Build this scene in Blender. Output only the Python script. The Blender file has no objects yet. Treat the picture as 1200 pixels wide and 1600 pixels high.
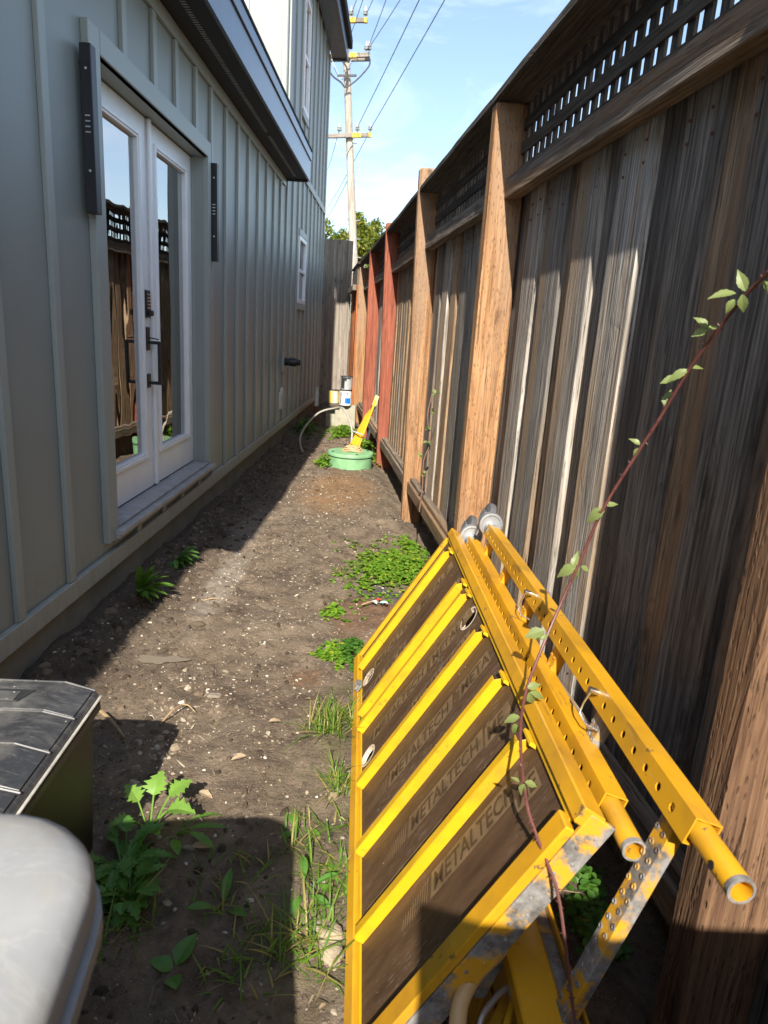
import bpy, bmesh, math, random
import numpy as np
from mathutils import Vector, Matrix, Quaternion
PI = math.pi
R = math.radians
random.seed(7)
SC = bpy.context.scene
COL = SC.collection

# ------------------------------------------------------------------ camera
CAM_H, PITCH, ROLL, FPX = 1.40, 0.258755, -0.064328, 1060.0
_f = Vector((0, math.cos(PITCH), -math.sin(PITCH)))
_r0 = Vector((1, 0, 0))
_d0 = _f.cross(_r0)
_r = _r0 * math.cos(ROLL) + _d0 * math.sin(ROLL)
_d = -_r0 * math.sin(ROLL) + _d0 * math.cos(ROLL)
cam_data = bpy.data.cameras.new('camera')
cam = bpy.data.objects.new('camera', cam_data)
COL.objects.link(cam)
cam.matrix_world = Matrix(((_r.x, -_d.x, -_f.x, 0), (_r.y, -_d.y, -_f.y, 0), (_r.z, -_d.z, -_f.z, CAM_H), (0, 0, 0, 1)))
cam_data.sensor_fit = 'HORIZONTAL'
cam_data.sensor_width = 36
cam_data.lens = 36 * FPX / 1200
cam_data.clip_start = 0.02
cam_data.clip_end = 2000
cam_data.dof.use_dof = True
cam_data.dof.focus_distance = 2.6
cam_data.dof.aperture_fstop = 9.0
SC.camera = cam

def at(u, v, y):
    """world point at depth y (metres along the passage) on the line of sight of photo pixel u, v"""
    d = _r * ((u - 600) / FPX) + _d * ((v - 800) / FPX) + _f
    return Vector((0, 0, CAM_H)) + d * (y / d.y)

def atz(u, v, z):
    d = _r * ((u - 600) / FPX) + _d * ((v - 800) / FPX) + _f
    return Vector((0, 0, CAM_H)) + d * ((z - CAM_H) / d.z)

# ------------------------------------------------------------------ sky, sun, exposure
SUN_EL, SUN_HEAD = R(39), R(2.4)
world = bpy.data.worlds.new('World')
SC.world = world
world.use_nodes = True
wn, wl = world.node_tree.nodes, world.node_tree.links
bg = wn['Background']
sky = wn.new('ShaderNodeTexSky')
sky.sky_type = 'NISHITA'
sky.sun_disc = False
sky.sun_elevation = SUN_EL
sky.sun_rotation = PI + SUN_HEAD
sky.air_density = 1.1
sky.dust_density = 0.7
sky.ozone_density = 2.0
tc = wn.new('ShaderNodeTexCoord')
mp = wn.new('ShaderNodeMapping')
mp.inputs['Scale'].default_value = (2.6, 2.0, 6.5)
mp.inputs['Rotation'].default_value = (0.0, 0.5, 0.3)
ns = wn.new('ShaderNodeTexNoise')
ns.inputs['Scale'].default_value = 1.7
ns.inputs['Detail'].default_value = 6
ns.inputs['Roughness'].default_value = 0.6
ns.inputs['Distortion'].default_value = 0.8
rp = wn.new('ShaderNodeValToRGB')
rp.color_ramp.elements[0].position = 0.46
rp.color_ramp.elements[0].color = (0.10, 0.10, 0.10, 1)
rp.color_ramp.elements[1].position = 0.68
rp.color_ramp.elements[1].color = (0.66, 0.66, 0.66, 1)
mx = wn.new('ShaderNodeMix')
mx.data_type = 'RGBA'
wl.new(tc.outputs['Generated'], mp.inputs['Vector'])
wl.new(mp.outputs['Vector'], ns.inputs['Vector'])
wl.new(ns.outputs['Fac'], rp.inputs['Fac'])
wl.new(rp.outputs['Color'], mx.inputs[0])
wl.new(sky.outputs['Color'], mx.inputs[6])
mx.inputs[7].default_value = (5.0, 5.9, 7.2, 1)
wl.new(mx.outputs[2], bg.inputs['Color'])
bg.inputs['Strength'].default_value = 0.125
sd = bpy.data.lights.new('sun', 'SUN')
sd.energy = 5.0
sd.angle = R(0.53)
sd.color = (1.0, 0.93, 0.82)
sun = bpy.data.objects.new('sun', sd)
COL.objects.link(sun)
SUN_DIR = Vector((math.sin(SUN_HEAD) * math.cos(SUN_EL), math.cos(SUN_HEAD) * math.cos(SUN_EL), -math.sin(SUN_EL)))
sun.rotation_mode = 'QUATERNION'
sun.rotation_quaternion = SUN_DIR.to_track_quat('-Z', 'Y')
SC.view_settings.view_transform = 'Standard'
SC.view_settings.look = 'None'
SC.view_settings.exposure = 0.95
SC.view_settings.gamma = 1
SC.view_settings.use_curve_mapping = False
SC.render.engine = 'CYCLES'
SC.cycles.max_bounces = 8
SC.cycles.transparent_max_bounces = 12

# ------------------------------------------------------------------ material helpers
class NT:
    def __init__(s, name):
        s.m = bpy.data.materials.new(name)
        s.m.use_nodes = True
        s.n, s.l = s.m.node_tree.nodes, s.m.node_tree.links
        s.b = s.n['Principled BSDF']
        s.co = s.n.new('ShaderNodeTexCoord')
    def set(s, sock, val):
        if hasattr(val, 'node'):
            s.l.new(val, sock)
        else:
            sock.default_value = val
    def vec(s, scale=(1, 1, 1), src='Object', rand=0.0):
        o = s.co.outputs[src]
        if rand:
            oi = s.n.new('ShaderNodeObjectInfo')
            c = s.n.new('ShaderNodeCombineXYZ')
            for k, f in enumerate((1.0, 1.7, 2.3)):
                s.l.new(s.math('MULTIPLY', oi.outputs['Random'], rand * f), c.inputs[k])
            a = s.n.new('ShaderNodeVectorMath')
            s.l.new(o, a.inputs[0]); s.l.new(c.outputs[0], a.inputs[1])
            o = a.outputs[0]
        m = s.n.new('ShaderNodeMapping')
        m.inputs['Scale'].default_value = scale
        s.l.new(o, m.inputs['Vector'])
        return m.outputs[0]
    def noise(s, v, scale=5, detail=4, rough=0.55, dist=0.0):
        t = s.n.new('ShaderNodeTexNoise')
        s.l.new(v, t.inputs['Vector'])
        t.inputs['Scale'].default_value = scale
        t.inputs['Detail'].default_value = detail
        t.inputs['Roughness'].default_value = rough
        t.inputs['Distortion'].default_value = dist
        return t.outputs['Fac']
    def vor(s, v, scale=5, feat='F1', out='Distance', rand=1.0):
        t = s.n.new('ShaderNodeTexVoronoi')
        t.feature = feat
        s.l.new(v, t.inputs['Vector'])
        t.inputs['Scale'].default_value = scale
        t.inputs['Randomness'].default_value = rand
        return t.outputs[out]
    def ramp(s, f, pts):
        t = s.n.new('ShaderNodeValToRGB')
        s.l.new(f, t.inputs['Fac'])
        e = t.color_ramp.elements
        while len(e) < len(pts):
            e.new(0.5)
        for q, (p, c) in zip(e, pts):
            q.position = p
            q.color = (c, c, c, 1) if not hasattr(c, '__len__') else (*c[:3], 1)
        return t.outputs['Color']
    def mix(s, f, a, b, mode='MIX'):
        t = s.n.new('ShaderNodeMix')
        t.data_type = 'RGBA'
        t.blend_type = mode
        s.set(t.inputs[0], f)
        s.set(t.inputs[6], a if hasattr(a, 'node') else (*a[:3], 1))
        s.set(t.inputs[7], b if hasattr(b, 'node') else (*b[:3], 1))
        return t.outputs[2]
    def math(s, op, a, b=0.0, clamp=False):
        t = s.n.new('ShaderNodeMath')
        t.operation = op
        t.use_clamp = clamp
        s.set(t.inputs[0], a); s.set(t.inputs[1], b)
        return t.outputs[0]
    def sep(s, v):
        t = s.n.new('ShaderNodeSeparateXYZ')
        s.l.new(v, t.inputs[0])
        return t.outputs
    def rnd(s):
        return s.n.new('ShaderNodeObjectInfo').outputs['Random']
    def island(s):
        return s.n.new('ShaderNodeNewGeometry').outputs['Random Per Island']
    def bump(s, h, strength=0.4, dist=0.005):
        t = s.n.new('ShaderNodeBump')
        s.l.new(h, t.inputs['Height'])
        t.inputs['Strength'].default_value = strength
        t.inputs['Distance'].default_value = dist
        s.l.new(t.outputs[0], s.b.inputs['Normal'])
    def out(s, color=None, rough=None, metal=None, spec=None):
        if color is not None:
            s.set(s.b.inputs['Base Color'], color if hasattr(color, 'node') else (*color[:3], 1))
        if rough is not None:
            s.set(s.b.inputs['Roughness'], rough)
        if metal is not None:
            s.b.inputs['Metallic'].default_value = metal
        if spec is not None:
            s.b.inputs['Specular IOR Level'].default_value = spec
        return s.m

def plain(name, c, rough=0.6, metal=0.0, var=0.18, scale=9.0, bump=0.15, bd=0.002, src='Object', spec=0.5):
    t = NT(name)
    v = t.vec(src=src, rand=3.0)
    n = t.noise(v, scale, 6, 0.6)
    n2 = t.noise(v, scale * 7, 4, 0.6)
    f = t.ramp(n, [(0.3, 0.0), (0.75, 1.0)])
    col = t.mix(f, [x * (1 - var) for x in c], [min(1, x * (1 + var)) for x in c])
    if bump:
        t.bump(n2, bump, bd)
    return t.out(col, rough, metal, spec)

def wood(name, ca, cb, cd, axis='z', grain=1.0, knot=0.7, tint=0.35, rough=0.85, bump=0.9, warm=None, incise=False):
    """long-grain timber; axis is the local direction of the grain"""
    t = NT(name)
    g = {'x': (1.3, 34, 34), 'y': (34, 1.3, 34), 'z': (34, 34, 1.3)}[axis]
    w = {'x': (0.5, 9, 9), 'y': (9, 0.5, 9), 'z': (9, 9, 0.5)}[axis]
    k = {'x': (3.4, 9, 9), 'y': (9, 3.4, 9), 'z': (9, 9, 3.4)}[axis]
    fl = {'x': (1.0, 95, 95), 'y': (95, 1.0, 95), 'z': (95, 95, 1.0)}[axis]
    vg = t.vec([a * grain for a in g], rand=9.0)
    vw = t.vec(w, rand=9.0)
    vk = t.vec(k, rand=9.0)
    kn = t.vor(vk, 1.0)
    kc = t.sep(t.vor(vk, 1.0, out='Color'))[0]
    keep = t.math('LESS_THAN', kc, 0.5)
    kf = t.math('MULTIPLY', t.ramp(kn, [(0.08, 1.0), (0.20, 0.0)]), keep)
    kring = t.math('MULTIPLY', t.ramp(kn, [(0.15, 0.0), (0.22, 0.8), (0.45, 0.0)]), keep)
    fib = t.noise(vg, 2.2, 7, 0.62, 0.5)
    fib2 = t.noise(vg, 6.0, 5, 0.65)
    big = t.noise(vw, 1.0, 3, 0.5, 0.6)
    # growth rings: bands of the warped low noise
    rings = t.math('FRACT', t.math('MULTIPLY', t.math('ADD', big, t.math('MULTIPLY', t.math('ADD', kf, kring), 0.25 * knot)), 11.0))
    ring = t.ramp(rings, [(0.0, 0.35), (0.3, 1.0), (0.8, 0.75), (1.0, 0.3)])
    f1 = t.ramp(fib, [(0.40, 0.0), (0.60, 1.0)])
    lines = t.noise(t.vec([a * grain for a in fl], rand=9.0), 1.0, 4, 0.7)
    col = t.mix(f1, ca, cb)
    col = t.mix(t.ramp(big, [(0.35, 0.0), (0.7, 0.75)]), col, t.mix(f1, cd, ca))
    col = t.mix(0.42, col, ring, 'MULTIPLY')
    col = t.mix(0.75, col, t.ramp(lines, [(0.34, 0.50), (0.50, 1.0), (0.68, 1.25)]), 'MULTIPLY')
    col = t.mix(t.math('MULTIPLY', kring, 0.45 * knot), col, [x * 0.8 for x in ca])
    if warm:
        wv = t.noise(t.vec([a * 0.35 for a in w], rand=21.0), 2.0, 3, 0.5)
        col = t.mix(t.ramp(wv, [(0.52, 0.0), (0.66, 0.8)]), col, warm)
    r = t.rnd()
    lo, hi = 1 - tint, 1 + tint
    col = t.mix(1.0, col, t.ramp(r, [(0.0, (lo, lo, lo)), (0.5, (1, 0.98, 0.95)), (1.0, (hi, hi * 0.97, hi * 0.93))]), 'MULTIPLY')
    col = t.mix(t.math('MULTIPLY', kf, 0.8 * knot), col, [x * 0.25 for x in cd])
    crack = t.ramp(fib2, [(0.31, 1.0), (0.39, 0.0)])
    col = t.mix(t.math('MULTIPLY', crack, 0.75), col, [x * 0.3 for x in cd])
    h = t.math('ADD', t.math('ADD', t.math('MULTIPLY', fib, 0.5), t.math('MULTIPLY', lines, 0.5)), t.math('MULTIPLY', ring, 0.35))
    h = t.math('SUBTRACT', h, t.math('MULTIPLY', crack, 0.6))
    if incise:
        vi = t.vec({'z': (90, 90, 26), 'y': (90, 26, 90), 'x': (26, 90, 90)}[axis])
        ic = t.ramp(t.vor(vi, 1.0), [(0.12, 1.0), (0.3, 0.0)])
        h = t.math('SUBTRACT', h, t.math('MULTIPLY', ic, 0.5))
        col = t.mix(t.math('MULTIPLY', ic, 0.45), col, [x * 0.45 for x in ca])
    t.bump(h, bump, 0.006)
    return t.out(col, rough, spec=0.25)

def paint_yellow(name, c=(0.62, 0.315, 0.014), wear=0.5, rough=0.34):
    t = NT(name)
    v = t.vec(rand=5.0)
    n = t.noise(v, 3.0, 5, 0.6)
    col = t.mix(t.ramp(n, [(0.3, 0.0), (0.75, 1.0)]), [x * 0.86 for x in c], [min(1, x * 1.12) for x in c])
    n2 = t.noise(v, 26, 6, 0.7)
    chip = t.ramp(n2, [(0.70 - 0.12 * wear, 0.0), (0.73 - 0.12 * wear, 1.0)])
    n3 = t.noise(v, 4.5, 4, 0.65)
    dirt = t.ramp(n3, [(0.46, 0.0), (0.75, 0.6)])
    col = t.mix(dirt, col, (0.26, 0.13, 0.025))
    scr = t.ramp(t.noise(t.vec((2.5, 60, 60), rand=5.0), 1.5, 6, 0.75), [(0.60, 0.0), (0.70, 0.55)])
    col = t.mix(scr, col, (0.50, 0.36, 0.14))
    smr = t.ramp(t.noise(t.vec((5, 26, 26), rand=8.0), 1.0, 5, 0.7), [(0.60, 0.0), (0.74, 0.7)])
    col = t.mix(smr, col, (0.14, 0.085, 0.035))
    col = t.mix(t.math('MULTIPLY', chip, 0.85), col, (0.10, 0.065, 0.04))
    t.bump(t.math('ADD', t.math('MULTIPLY', chip, -0.6), t.math('MULTIPLY', n2, 0.2)), 0.25, 0.002)
    return t.out(col, t.math('ADD', rough, t.math('MULTIPLY', chip, 0.35)), spec=0.5)

def worn_steel(name, yellow=0.35):
    t = NT(name)
    v = t.vec(rand=5.0)
    n = t.noise(v, 9, 6, 0.65, 0.3)
    n2 = t.noise(v, 30, 6, 0.7)
    col = t.mix(t.ramp(n2, [(0.35, 0.0), (0.65, 1.0)]), (0.10, 0.09, 0.08), (0.30, 0.29, 0.28))
    col = t.mix(t.ramp(n, [(0.52 - 0.2 * yellow, 0.0), (0.60 - 0.2 * yellow, 1.0)]), col, (0.62, 0.32, 0.02))
    col = t.mix(t.ramp(t.noise(v, 5, 5, 0.6), [(0.58, 0.0), (0.66, 0.8)]), col, (0.10, 0.06, 0.035))
    t.bump(n2, 0.35, 0.003)
    return t.out(col, 0.68, 0.05, 0.3)

def leafmat(name, a, b, yellow=(0.30, 0.28, 0.03), ya=0.12, rough=0.45, trans=0.35):
    t = NT(name)
    r = t.island()
    col = t.mix(r, a, b)
    n = t.noise(t.vec(rand=4.0), 40, 3, 0.6)
    col = t.mix(t.ramp(n, [(0.35, 0.0), (0.8, 0.45)]), col, [x * 0.55 for x in a])
    r2 = t.math('FRACT', t.math('MULTIPLY', r, 17.3))
    col = t.mix(t.math('LESS_THAN', r2, ya), col, yellow)
    t.out(col, rough, spec=0.4)
    tr = t.n.new('ShaderNodeBsdfTranslucent')
    t.l.new(t.mix(0.5, col, (0.25, 0.40, 0.03)), tr.inputs['Color'])
    ms = t.n.new('ShaderNodeMixShader')
    ms.inputs[0].default_value = trans
    t.l.new(t.b.outputs[0], ms.inputs[1]); t.l.new(tr.outputs[0], ms.inputs[2])
    t.l.new(ms.outputs[0], t.n['Material Output'].inputs['Surface'])
    return t.m

def siding_mat(name, c):
    t = NT(name)
    p = t.vec(src='Object')
    n = t.noise(p, 2.2, 4, 0.55)
    n2 = t.noise(t.vec((60, 60, 5)), 2.0, 4, 0.6)
    col = t.mix(t.ramp(n, [(0.3, 0.0), (0.75, 1.0)]), [x * 0.94 for x in c], [x * 1.07 for x in c])
    # dusty scuffs and mud splashes
    s = t.ramp(t.noise(t.vec((7, 7, 2.2)), 2.0, 6, 0.7), [(0.62, 0.0), (0.78, 0.35)])
    col = t.mix(s, col, (0.36, 0.35, 0.31))
    d = t.ramp(t.vor(t.vec((1, 1, 1)), 26.0), [(0.03, 0.55), (0.06, 0.0)])
    m = t.ramp(t.noise(p, 1.1, 2, 0.5), [(0.5, 0.0), (0.62, 1.0)])
    col = t.mix(t.math('MULTIPLY', d, m), col, (0.42, 0.40, 0.34))
    zz = t.sep(t.n.new('ShaderNodeNewGeometry').outputs['Position'])[2]
    spl_ = t.math('MULTIPLY', t.ramp(zz, [(0.20, 0.6), (0.48, 0.0)]), t.ramp(t.noise(t.vec((16, 16, 5)), 1.6, 6, 0.7), [(0.40, 0.0), (0.66, 0.75)]))
    col = t.mix(spl_, col, (0.20, 0.155, 0.11))
    t.bump(t.noise(t.vec((30, 30, 30)), 3.0, 5, 0.65), 0.12, 0.003)
    return t.out(col, t.math('ADD', 0.34, t.math('MULTIPLY', n, 0.2)), spec=0.5)

MAT = {}
def mats():
    m = MAT
    m['siding'] = siding_mat('painted_siding', (0.255, 0.278, 0.260))
    m['trim'] = siding_mat('painted_trim', (0.315, 0.342, 0.318))
    m['frames'] = plain('white_paint', (0.86, 0.86, 0.86), 0.34, var=0.05, bump=0.05)
    m['fascia'] = plain('sky_tinted_black_paint', (0.075, 0.088, 0.118), 0.24, var=0.2, bump=0.06)  # black gloss paint with the sky's blue reflection put into its colour
    m['soffit'] = plain('black_soffit', (0.010, 0.010, 0.012), 0.6, var=0.2)
    m['shingle'] = plain('asphalt_shingle', (0.022, 0.022, 0.024), 0.95, var=0.4, scale=40, bump=0.6, bd=0.004)
    m['black'] = plain('black_metal', (0.018, 0.018, 0.020), 0.42, var=0.2, bump=0.05)
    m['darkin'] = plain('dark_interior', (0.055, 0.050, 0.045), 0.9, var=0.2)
    m['floor_in'] = plain('pale_interior', (0.30, 0.27, 0.23), 0.6, var=0.15)
    m['found'] = plain('painted_concrete', (0.19, 0.195, 0.17), 0.8, var=0.25, scale=4, bump=0.5, bd=0.006)
    m['sill'] = plain('weathered_sill', (0.36, 0.36, 0.36), 0.5, var=0.25, scale=12, bump=0.2)
    m['screw'] = plain('bright_metal', (0.75, 0.75, 0.75), 0.3, 1.0, var=0.1)
    m['galv'] = plain('galvanised_steel', (0.46, 0.47, 0.48), 0.48, 0.8, var=0.25, scale=14, bump=0.1)
    m['rubber'] = plain('grey_rubber', (0.09, 0.09, 0.095), 0.75, var=0.2)
    m['white_plastic'] = plain('white_plastic', (0.72, 0.72, 0.70), 0.5, var=0.08)
    grey = ((0.255, 0.232, 0.208), (0.52, 0.485, 0.44), (0.150, 0.128, 0.108))
    m['board'] = wood('weathered_board', *grey, tint=0.28, warm=(0.40, 0.27, 0.16))
    m['board_dark'] = wood('shade_dark_weathered_board', (0.140, 0.126, 0.113), (0.32, 0.292, 0.265), (0.085, 0.073, 0.064), tint=0.25, warm=(0.29, 0.175, 0.095))  # weathered boards, darkened to carry shade in the colour
    m['board_pale'] = wood('silvered_board', (0.36, 0.335, 0.305), (0.70, 0.67, 0.62), (0.20, 0.18, 0.155), tint=0.08, warm=(0.46, 0.30, 0.16))
    m['board_brown'] = wood('brown_board', (0.30, 0.205, 0.13), (0.47, 0.34, 0.225), (0.15, 0.095, 0.06), tint=0.25)
    m['board_red'] = wood('red_stained_board', (0.42, 0.135, 0.045), (0.52, 0.19, 0.075), (0.25, 0.07, 0.025), tint=0.15, knot=0.3)
    m['post'] = wood('cedar_post', (0.34, 0.180, 0.085), (0.50, 0.295, 0.155), (0.22, 0.105, 0.048), tint=0.08, knot=0.7, bump=0.7, incise=True, warm=(0.33, 0.225, 0.15))
    m['post_brown'] = wood('dark_brown_post', (0.17, 0.095, 0.055), (0.30, 0.18, 0.105), (0.085, 0.045, 0.028), tint=0.08, knot=0.4, bump=1.0, incise=True)  # darker brown than the cedar posts
    m['post_red'] = wood('red_stained_post', (0.30, 0.090, 0.055), (0.39, 0.135, 0.080), (0.20, 0.052, 0.034), tint=0.05, knot=0.2, bump=0.5)
    m['rail'] = wood('weathered_rail', (0.19, 0.155, 0.125), (0.36, 0.31, 0.255), (0.075, 0.058, 0.046), axis='y', tint=0.15, warm=(0.27, 0.15, 0.07))
    m['kick'] = wood('weathered_kickboard', (0.20, 0.165, 0.13), (0.36, 0.29, 0.22), (0.08, 0.06, 0.045), axis='y', tint=0.2, warm=(0.34, 0.21, 0.11))
    m['cap'] = wood('dark_cap_board', (0.060, 0.052, 0.042), (0.135, 0.118, 0.095), (0.030, 0.026, 0.022), axis='y', tint=0.1)
    m['lath_y'] = wood('dark_lattice_lath', (0.075, 0.060, 0.048), (0.145, 0.120, 0.098), (0.035, 0.028, 0.023), axis='y', tint=0.3)
    m['lath_z'] = wood('lattice_lath', (0.095, 0.078, 0.063), (0.19, 0.16, 0.13), (0.045, 0.036, 0.03), axis='z', tint=0.3)
    m['ply'] = wood('grey_plywood', (0.27, 0.235, 0.20), (0.36, 0.325, 0.285), (0.20, 0.165, 0.135), tint=0.05, knot=0.8, bump=0.4, grain=0.4)
    m['yellow'] = paint_yellow('yellow_paint')
    m['yellow_clean'] = paint_yellow('yellow_paint_clean', (0.66, 0.385, 0.010), 0.3, 0.4)
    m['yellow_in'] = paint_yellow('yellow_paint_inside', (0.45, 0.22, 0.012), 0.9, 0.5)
    m['worn'] = worn_steel('worn_yellow_steel', 0.16)
    m['worn_grey'] = worn_steel('worn_grey_steel', -0.2)
    m['beige_tube'] = plain('faded_beige_tube', (0.56, 0.36, 0.16), 0.4, var=0.15, bump=0.1)
    t = NT('film_faced_plywood')
    v = t.vec((9, 2.0, 9))
    n = t.noise(v, 3, 6, 0.65)
    col = t.mix(t.ramp(n, [(0.3, 0.0), (0.7, 1.0)]), (0.056, 0.031, 0.018), (0.115, 0.067, 0.038))
    sc_ = t.ramp(t.noise(t.vec((120, 14, 60)), 1.6, 5, 0.75), [(0.54, 0.0), (0.62, 1.0)])
    area = t.ramp(t.noise(t.vec((1, 1, 1)), 3.0, 3, 0.5), [(0.45, 0.0), (0.7, 0.8)])
    col = t.mix(t.math('MULTIPLY', sc_, area), col, (0.30, 0.25, 0.21))
    dots = t.ramp(t.vor(t.vec((1, 1, 1)), 30), [(0.045, 0.9), (0.075, 0.0)])
    col = t.mix(t.math('MULTIPLY', dots, t.ramp(t.noise(t.vec(), 5, 2), [(0.5, 0.0), (0.6, 1.0)])), col, (0.5, 0.47, 0.4))
    t.bump(n, 0.15, 0.002)
    m['film'] = t.out(col, 0.5, spec=0.22)
    m['print'] = plain('gold_print', (0.165, 0.108, 0.058), 0.5, var=0.4, scale=20, bump=0)
    m['print_dark'] = plain('dark_print', (0.062, 0.036, 0.021), 0.5, var=0.2, bump=0)
    m['hole_edge'] = plain('cut_plywood_edge', (0.62, 0.50, 0.38), 0.7, var=0.15)
    m['tote'] = plain('black_tote_plastic', (0.030, 0.031, 0.033), 0.42, var=0.3, scale=10, bump=0.15)
    m['tote_side'] = plain('olive_black_plastic', (0.030, 0.031, 0.020), 0.5, var=0.35, scale=5, bump=0.1)
    t = NT('dusty_black_lid')
    p = t.vec()
    n = t.noise(t.vec((1, 1, 1)), 6.0, 7, 0.7, 0.6)
    sc_ = t.ramp(t.noise(t.vec((10, 60, 10)), 2.0, 6, 0.75), [(0.55, 0.0), (0.7, 0.7)])
    col = t.mix(t.ramp(n, [(0.42, 0.0), (0.75, 1.0)]), (0.034, 0.035, 0.038), (0.15, 0.145, 0.135))
    col = t.mix(sc_, col, (0.17, 0.165, 0.155))
    dots = t.ramp(t.vor(p, 38), [(0.06, 0.9), (0.10, 0.0)])
    col = t.mix(t.math('MULTIPLY', dots, t.ramp(t.noise(p, 7, 2), [(0.52, 0.0), (0.6, 1.0)])), col, (0.55, 0.52, 0.46))
    t.bump(n, 0.2, 0.003)
    m['lid'] = t.out(col, 0.38)
    m['lid_edge'] = plain('scuffed_pale_edge', (0.40, 0.38, 0.34), 0.6, var=0.3, scale=25)
    t = NT('dirty_grey_lid')
    p = t.vec()
    n = t.noise(p, 5, 6, 0.6, 0.8)
    vein = t.ramp(t.noise(t.vec((2, 6, 4)), 1.4, 5, 0.6, 1.5), [(0.485, 0.0), (0.5, 0.6), (0.515, 0.0)])
    col = t.mix(t.ramp(n, [(0.35, 0.0), (0.75, 1.0)]), (0.27, 0.275, 0.28), (0.38, 0.38, 0.375))
    col = t.mix(t.math('MULTIPLY', vein, 0.15), col, (0.70, 0.69, 0.65))
    col = t.mix(t.ramp(t.noise(p, 4.2, 5, 0.6), [(0.52, 0.0), (0.70, 0.6)]), col, (0.34, 0.28, 0.18))
    t.bump(t.noise(p, 22, 6, 0.65), 0.25, 0.003)
    m['bin_lid'] = t.out(col, 0.6, spec=0.3)
    t = NT('streaked_brown_resin')
    p = t.vec()
    n = t.noise(t.vec((8, 8, 2)), 4, 6, 0.7)
    col = t.mix(t.ramp(n, [(0.45, 0.0), (0.62, 1.0)]), (0.045, 0.040, 0.035), (0.30, 0.18, 0.06))  # brown streaks over dark resin
    m['bin_edge'] = t.out(t.mix(0.55, col, (0.05, 0.046, 0.042)), 0.6)
    m['bin_side'] = plain('dark_ribbed_resin', (0.045, 0.044, 0.044), 0.55, var=0.25)
    m['green'] = plain('pale_green_lid', (0.20, 0.40, 0.20), 0.55, var=0.22, scale=12, bump=0.25)
    m['rope'] = plain('tan_rope', (0.50, 0.34, 0.18), 0.85, var=0.3, scale=40, bump=0.5)
    m['hose'] = plain('clear_grey_hose', (0.42, 0.40, 0.34), 0.35, var=0.15)
    m['pvc'] = plain('white_pvc', (0.60, 0.60, 0.56), 0.45, var=0.15)
    m['rust'] = plain('rusty_pipe', (0.16, 0.06, 0.03), 0.85, var=0.4, scale=20, bump=0.4)
    m['block'] = plain('concrete_block', (0.36, 0.34, 0.26), 0.9, var=0.2, scale=14, bump=0.6, bd=0.004)
    m['plank'] = wood('grey_plank', (0.16, 0.13, 0.10), (0.28, 0.24, 0.19), (0.07, 0.055, 0.04), axis='x')
    m['can_white'] = plain('white_can_label', (0.72, 0.71, 0.67), 0.45, var=0.12, scale=16)
    m['can_yellow'] = plain('yellowed_can_label', (0.58, 0.48, 0.20), 0.5, var=0.25, scale=12)
    m['can_grey'] = plain('grey_metal_can', (0.50, 0.51, 0.51), 0.4, 0.3, var=0.2, scale=12)
    m['can_dark'] = plain('dark_paint_drip', (0.035, 0.038, 0.042), 0.4, var=0.3)
    m['blue'] = plain('blue_label', (0.01, 0.16, 0.58), 0.45, var=0.1)
    m['pole'] = wood('bleached_pole', (0.42, 0.38, 0.33), (0.55, 0.52, 0.47), (0.26, 0.22, 0.18), knot=0.2, tint=0.03, bump=0.4, grain=0.5)
    m['arm'] = wood('grey_crossarm', (0.24, 0.22, 0.19), (0.40, 0.37, 0.33), (0.14, 0.12, 0.10), axis='x', knot=0.2, tint=0.05)
    m['yarm'] = plain('yellow_marker', (0.66, 0.42, 0.03), 0.6, var=0.2)
    m['insul'] = plain('grey_insulator', (0.30, 0.32, 0.33), 0.3, var=0.1)
    m['wire'] = plain('dark_wire', (0.05, 0.05, 0.055), 0.6, var=0.1, bump=0)
    m['bark'] = plain('grey_bark', (0.11, 0.085, 0.06), 0.95, var=0.3, scale=16, bump=0.6, bd=0.02)
    m['clover'] = leafmat('clover_leaf', (0.10, 0.22, 0.016), (0.19, 0.34, 0.028), (0.30, 0.36, 0.03), 0.07)
    m['clover_dark'] = leafmat('shade_darkened_clover_leaf', (0.05, 0.14, 0.018), (0.10, 0.22, 0.03), ya=0.03)  # darker clover copy for shaded spots, shade put into the colour
    m['dock'] = leafmat('dock_leaf', (0.09, 0.22, 0.028), (0.17, 0.33, 0.045), ya=0.0)
    m['grass'] = leafmat('grass_blade', (0.08, 0.18, 0.018), (0.19, 0.31, 0.035), (0.34, 0.28, 0.09), 0.25)
    m['thistle'] = leafmat('pale_thistle_leaf', (0.20, 0.40, 0.06), (0.28, 0.48, 0.09), ya=0.0, trans=0.4)
    m['weed_dark'] = leafmat('dark_weed_leaf', (0.075, 0.20, 0.035), (0.14, 0.31, 0.055), ya=0.0)
    m['bramble'] = leafmat('bramble_leaf', (0.045, 0.12, 0.022), (0.095, 0.20, 0.035), (0.22, 0.27, 0.09), 0.25)
    m['cane'] = plain('red_cane', (0.13, 0.045, 0.038), 0.5, var=0.3, scale=20)
    m['tree_leaf'] = leafmat('tree_leaf', (0.085, 0.13, 0.018), (0.24, 0.25, 0.035), (0.34, 0.31, 0.05), 0.2)
    m['dry'] = plain('dry_leaf', (0.32, 0.24, 0.15), 0.8, var=0.3, scale=25)
    m['stick'] = plain('dry_stick', (0.34, 0.24, 0.13), 0.8, var=0.3, scale=20)
    t = NT('dry_litter')
    t.out(t.ramp(t.island(), [(0.0, (0.06, 0.04, 0.025)), (0.4, (0.19, 0.135, 0.08)), (0.8, (0.34, 0.26, 0.16)), (1.0, (0.46, 0.41, 0.32))]), 0.85)
    m['litter'] = t.m
    m['stick_dark'] = plain('bark_stick', (0.17, 0.09, 0.055), 0.85, var=0.3, scale=20)
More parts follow.
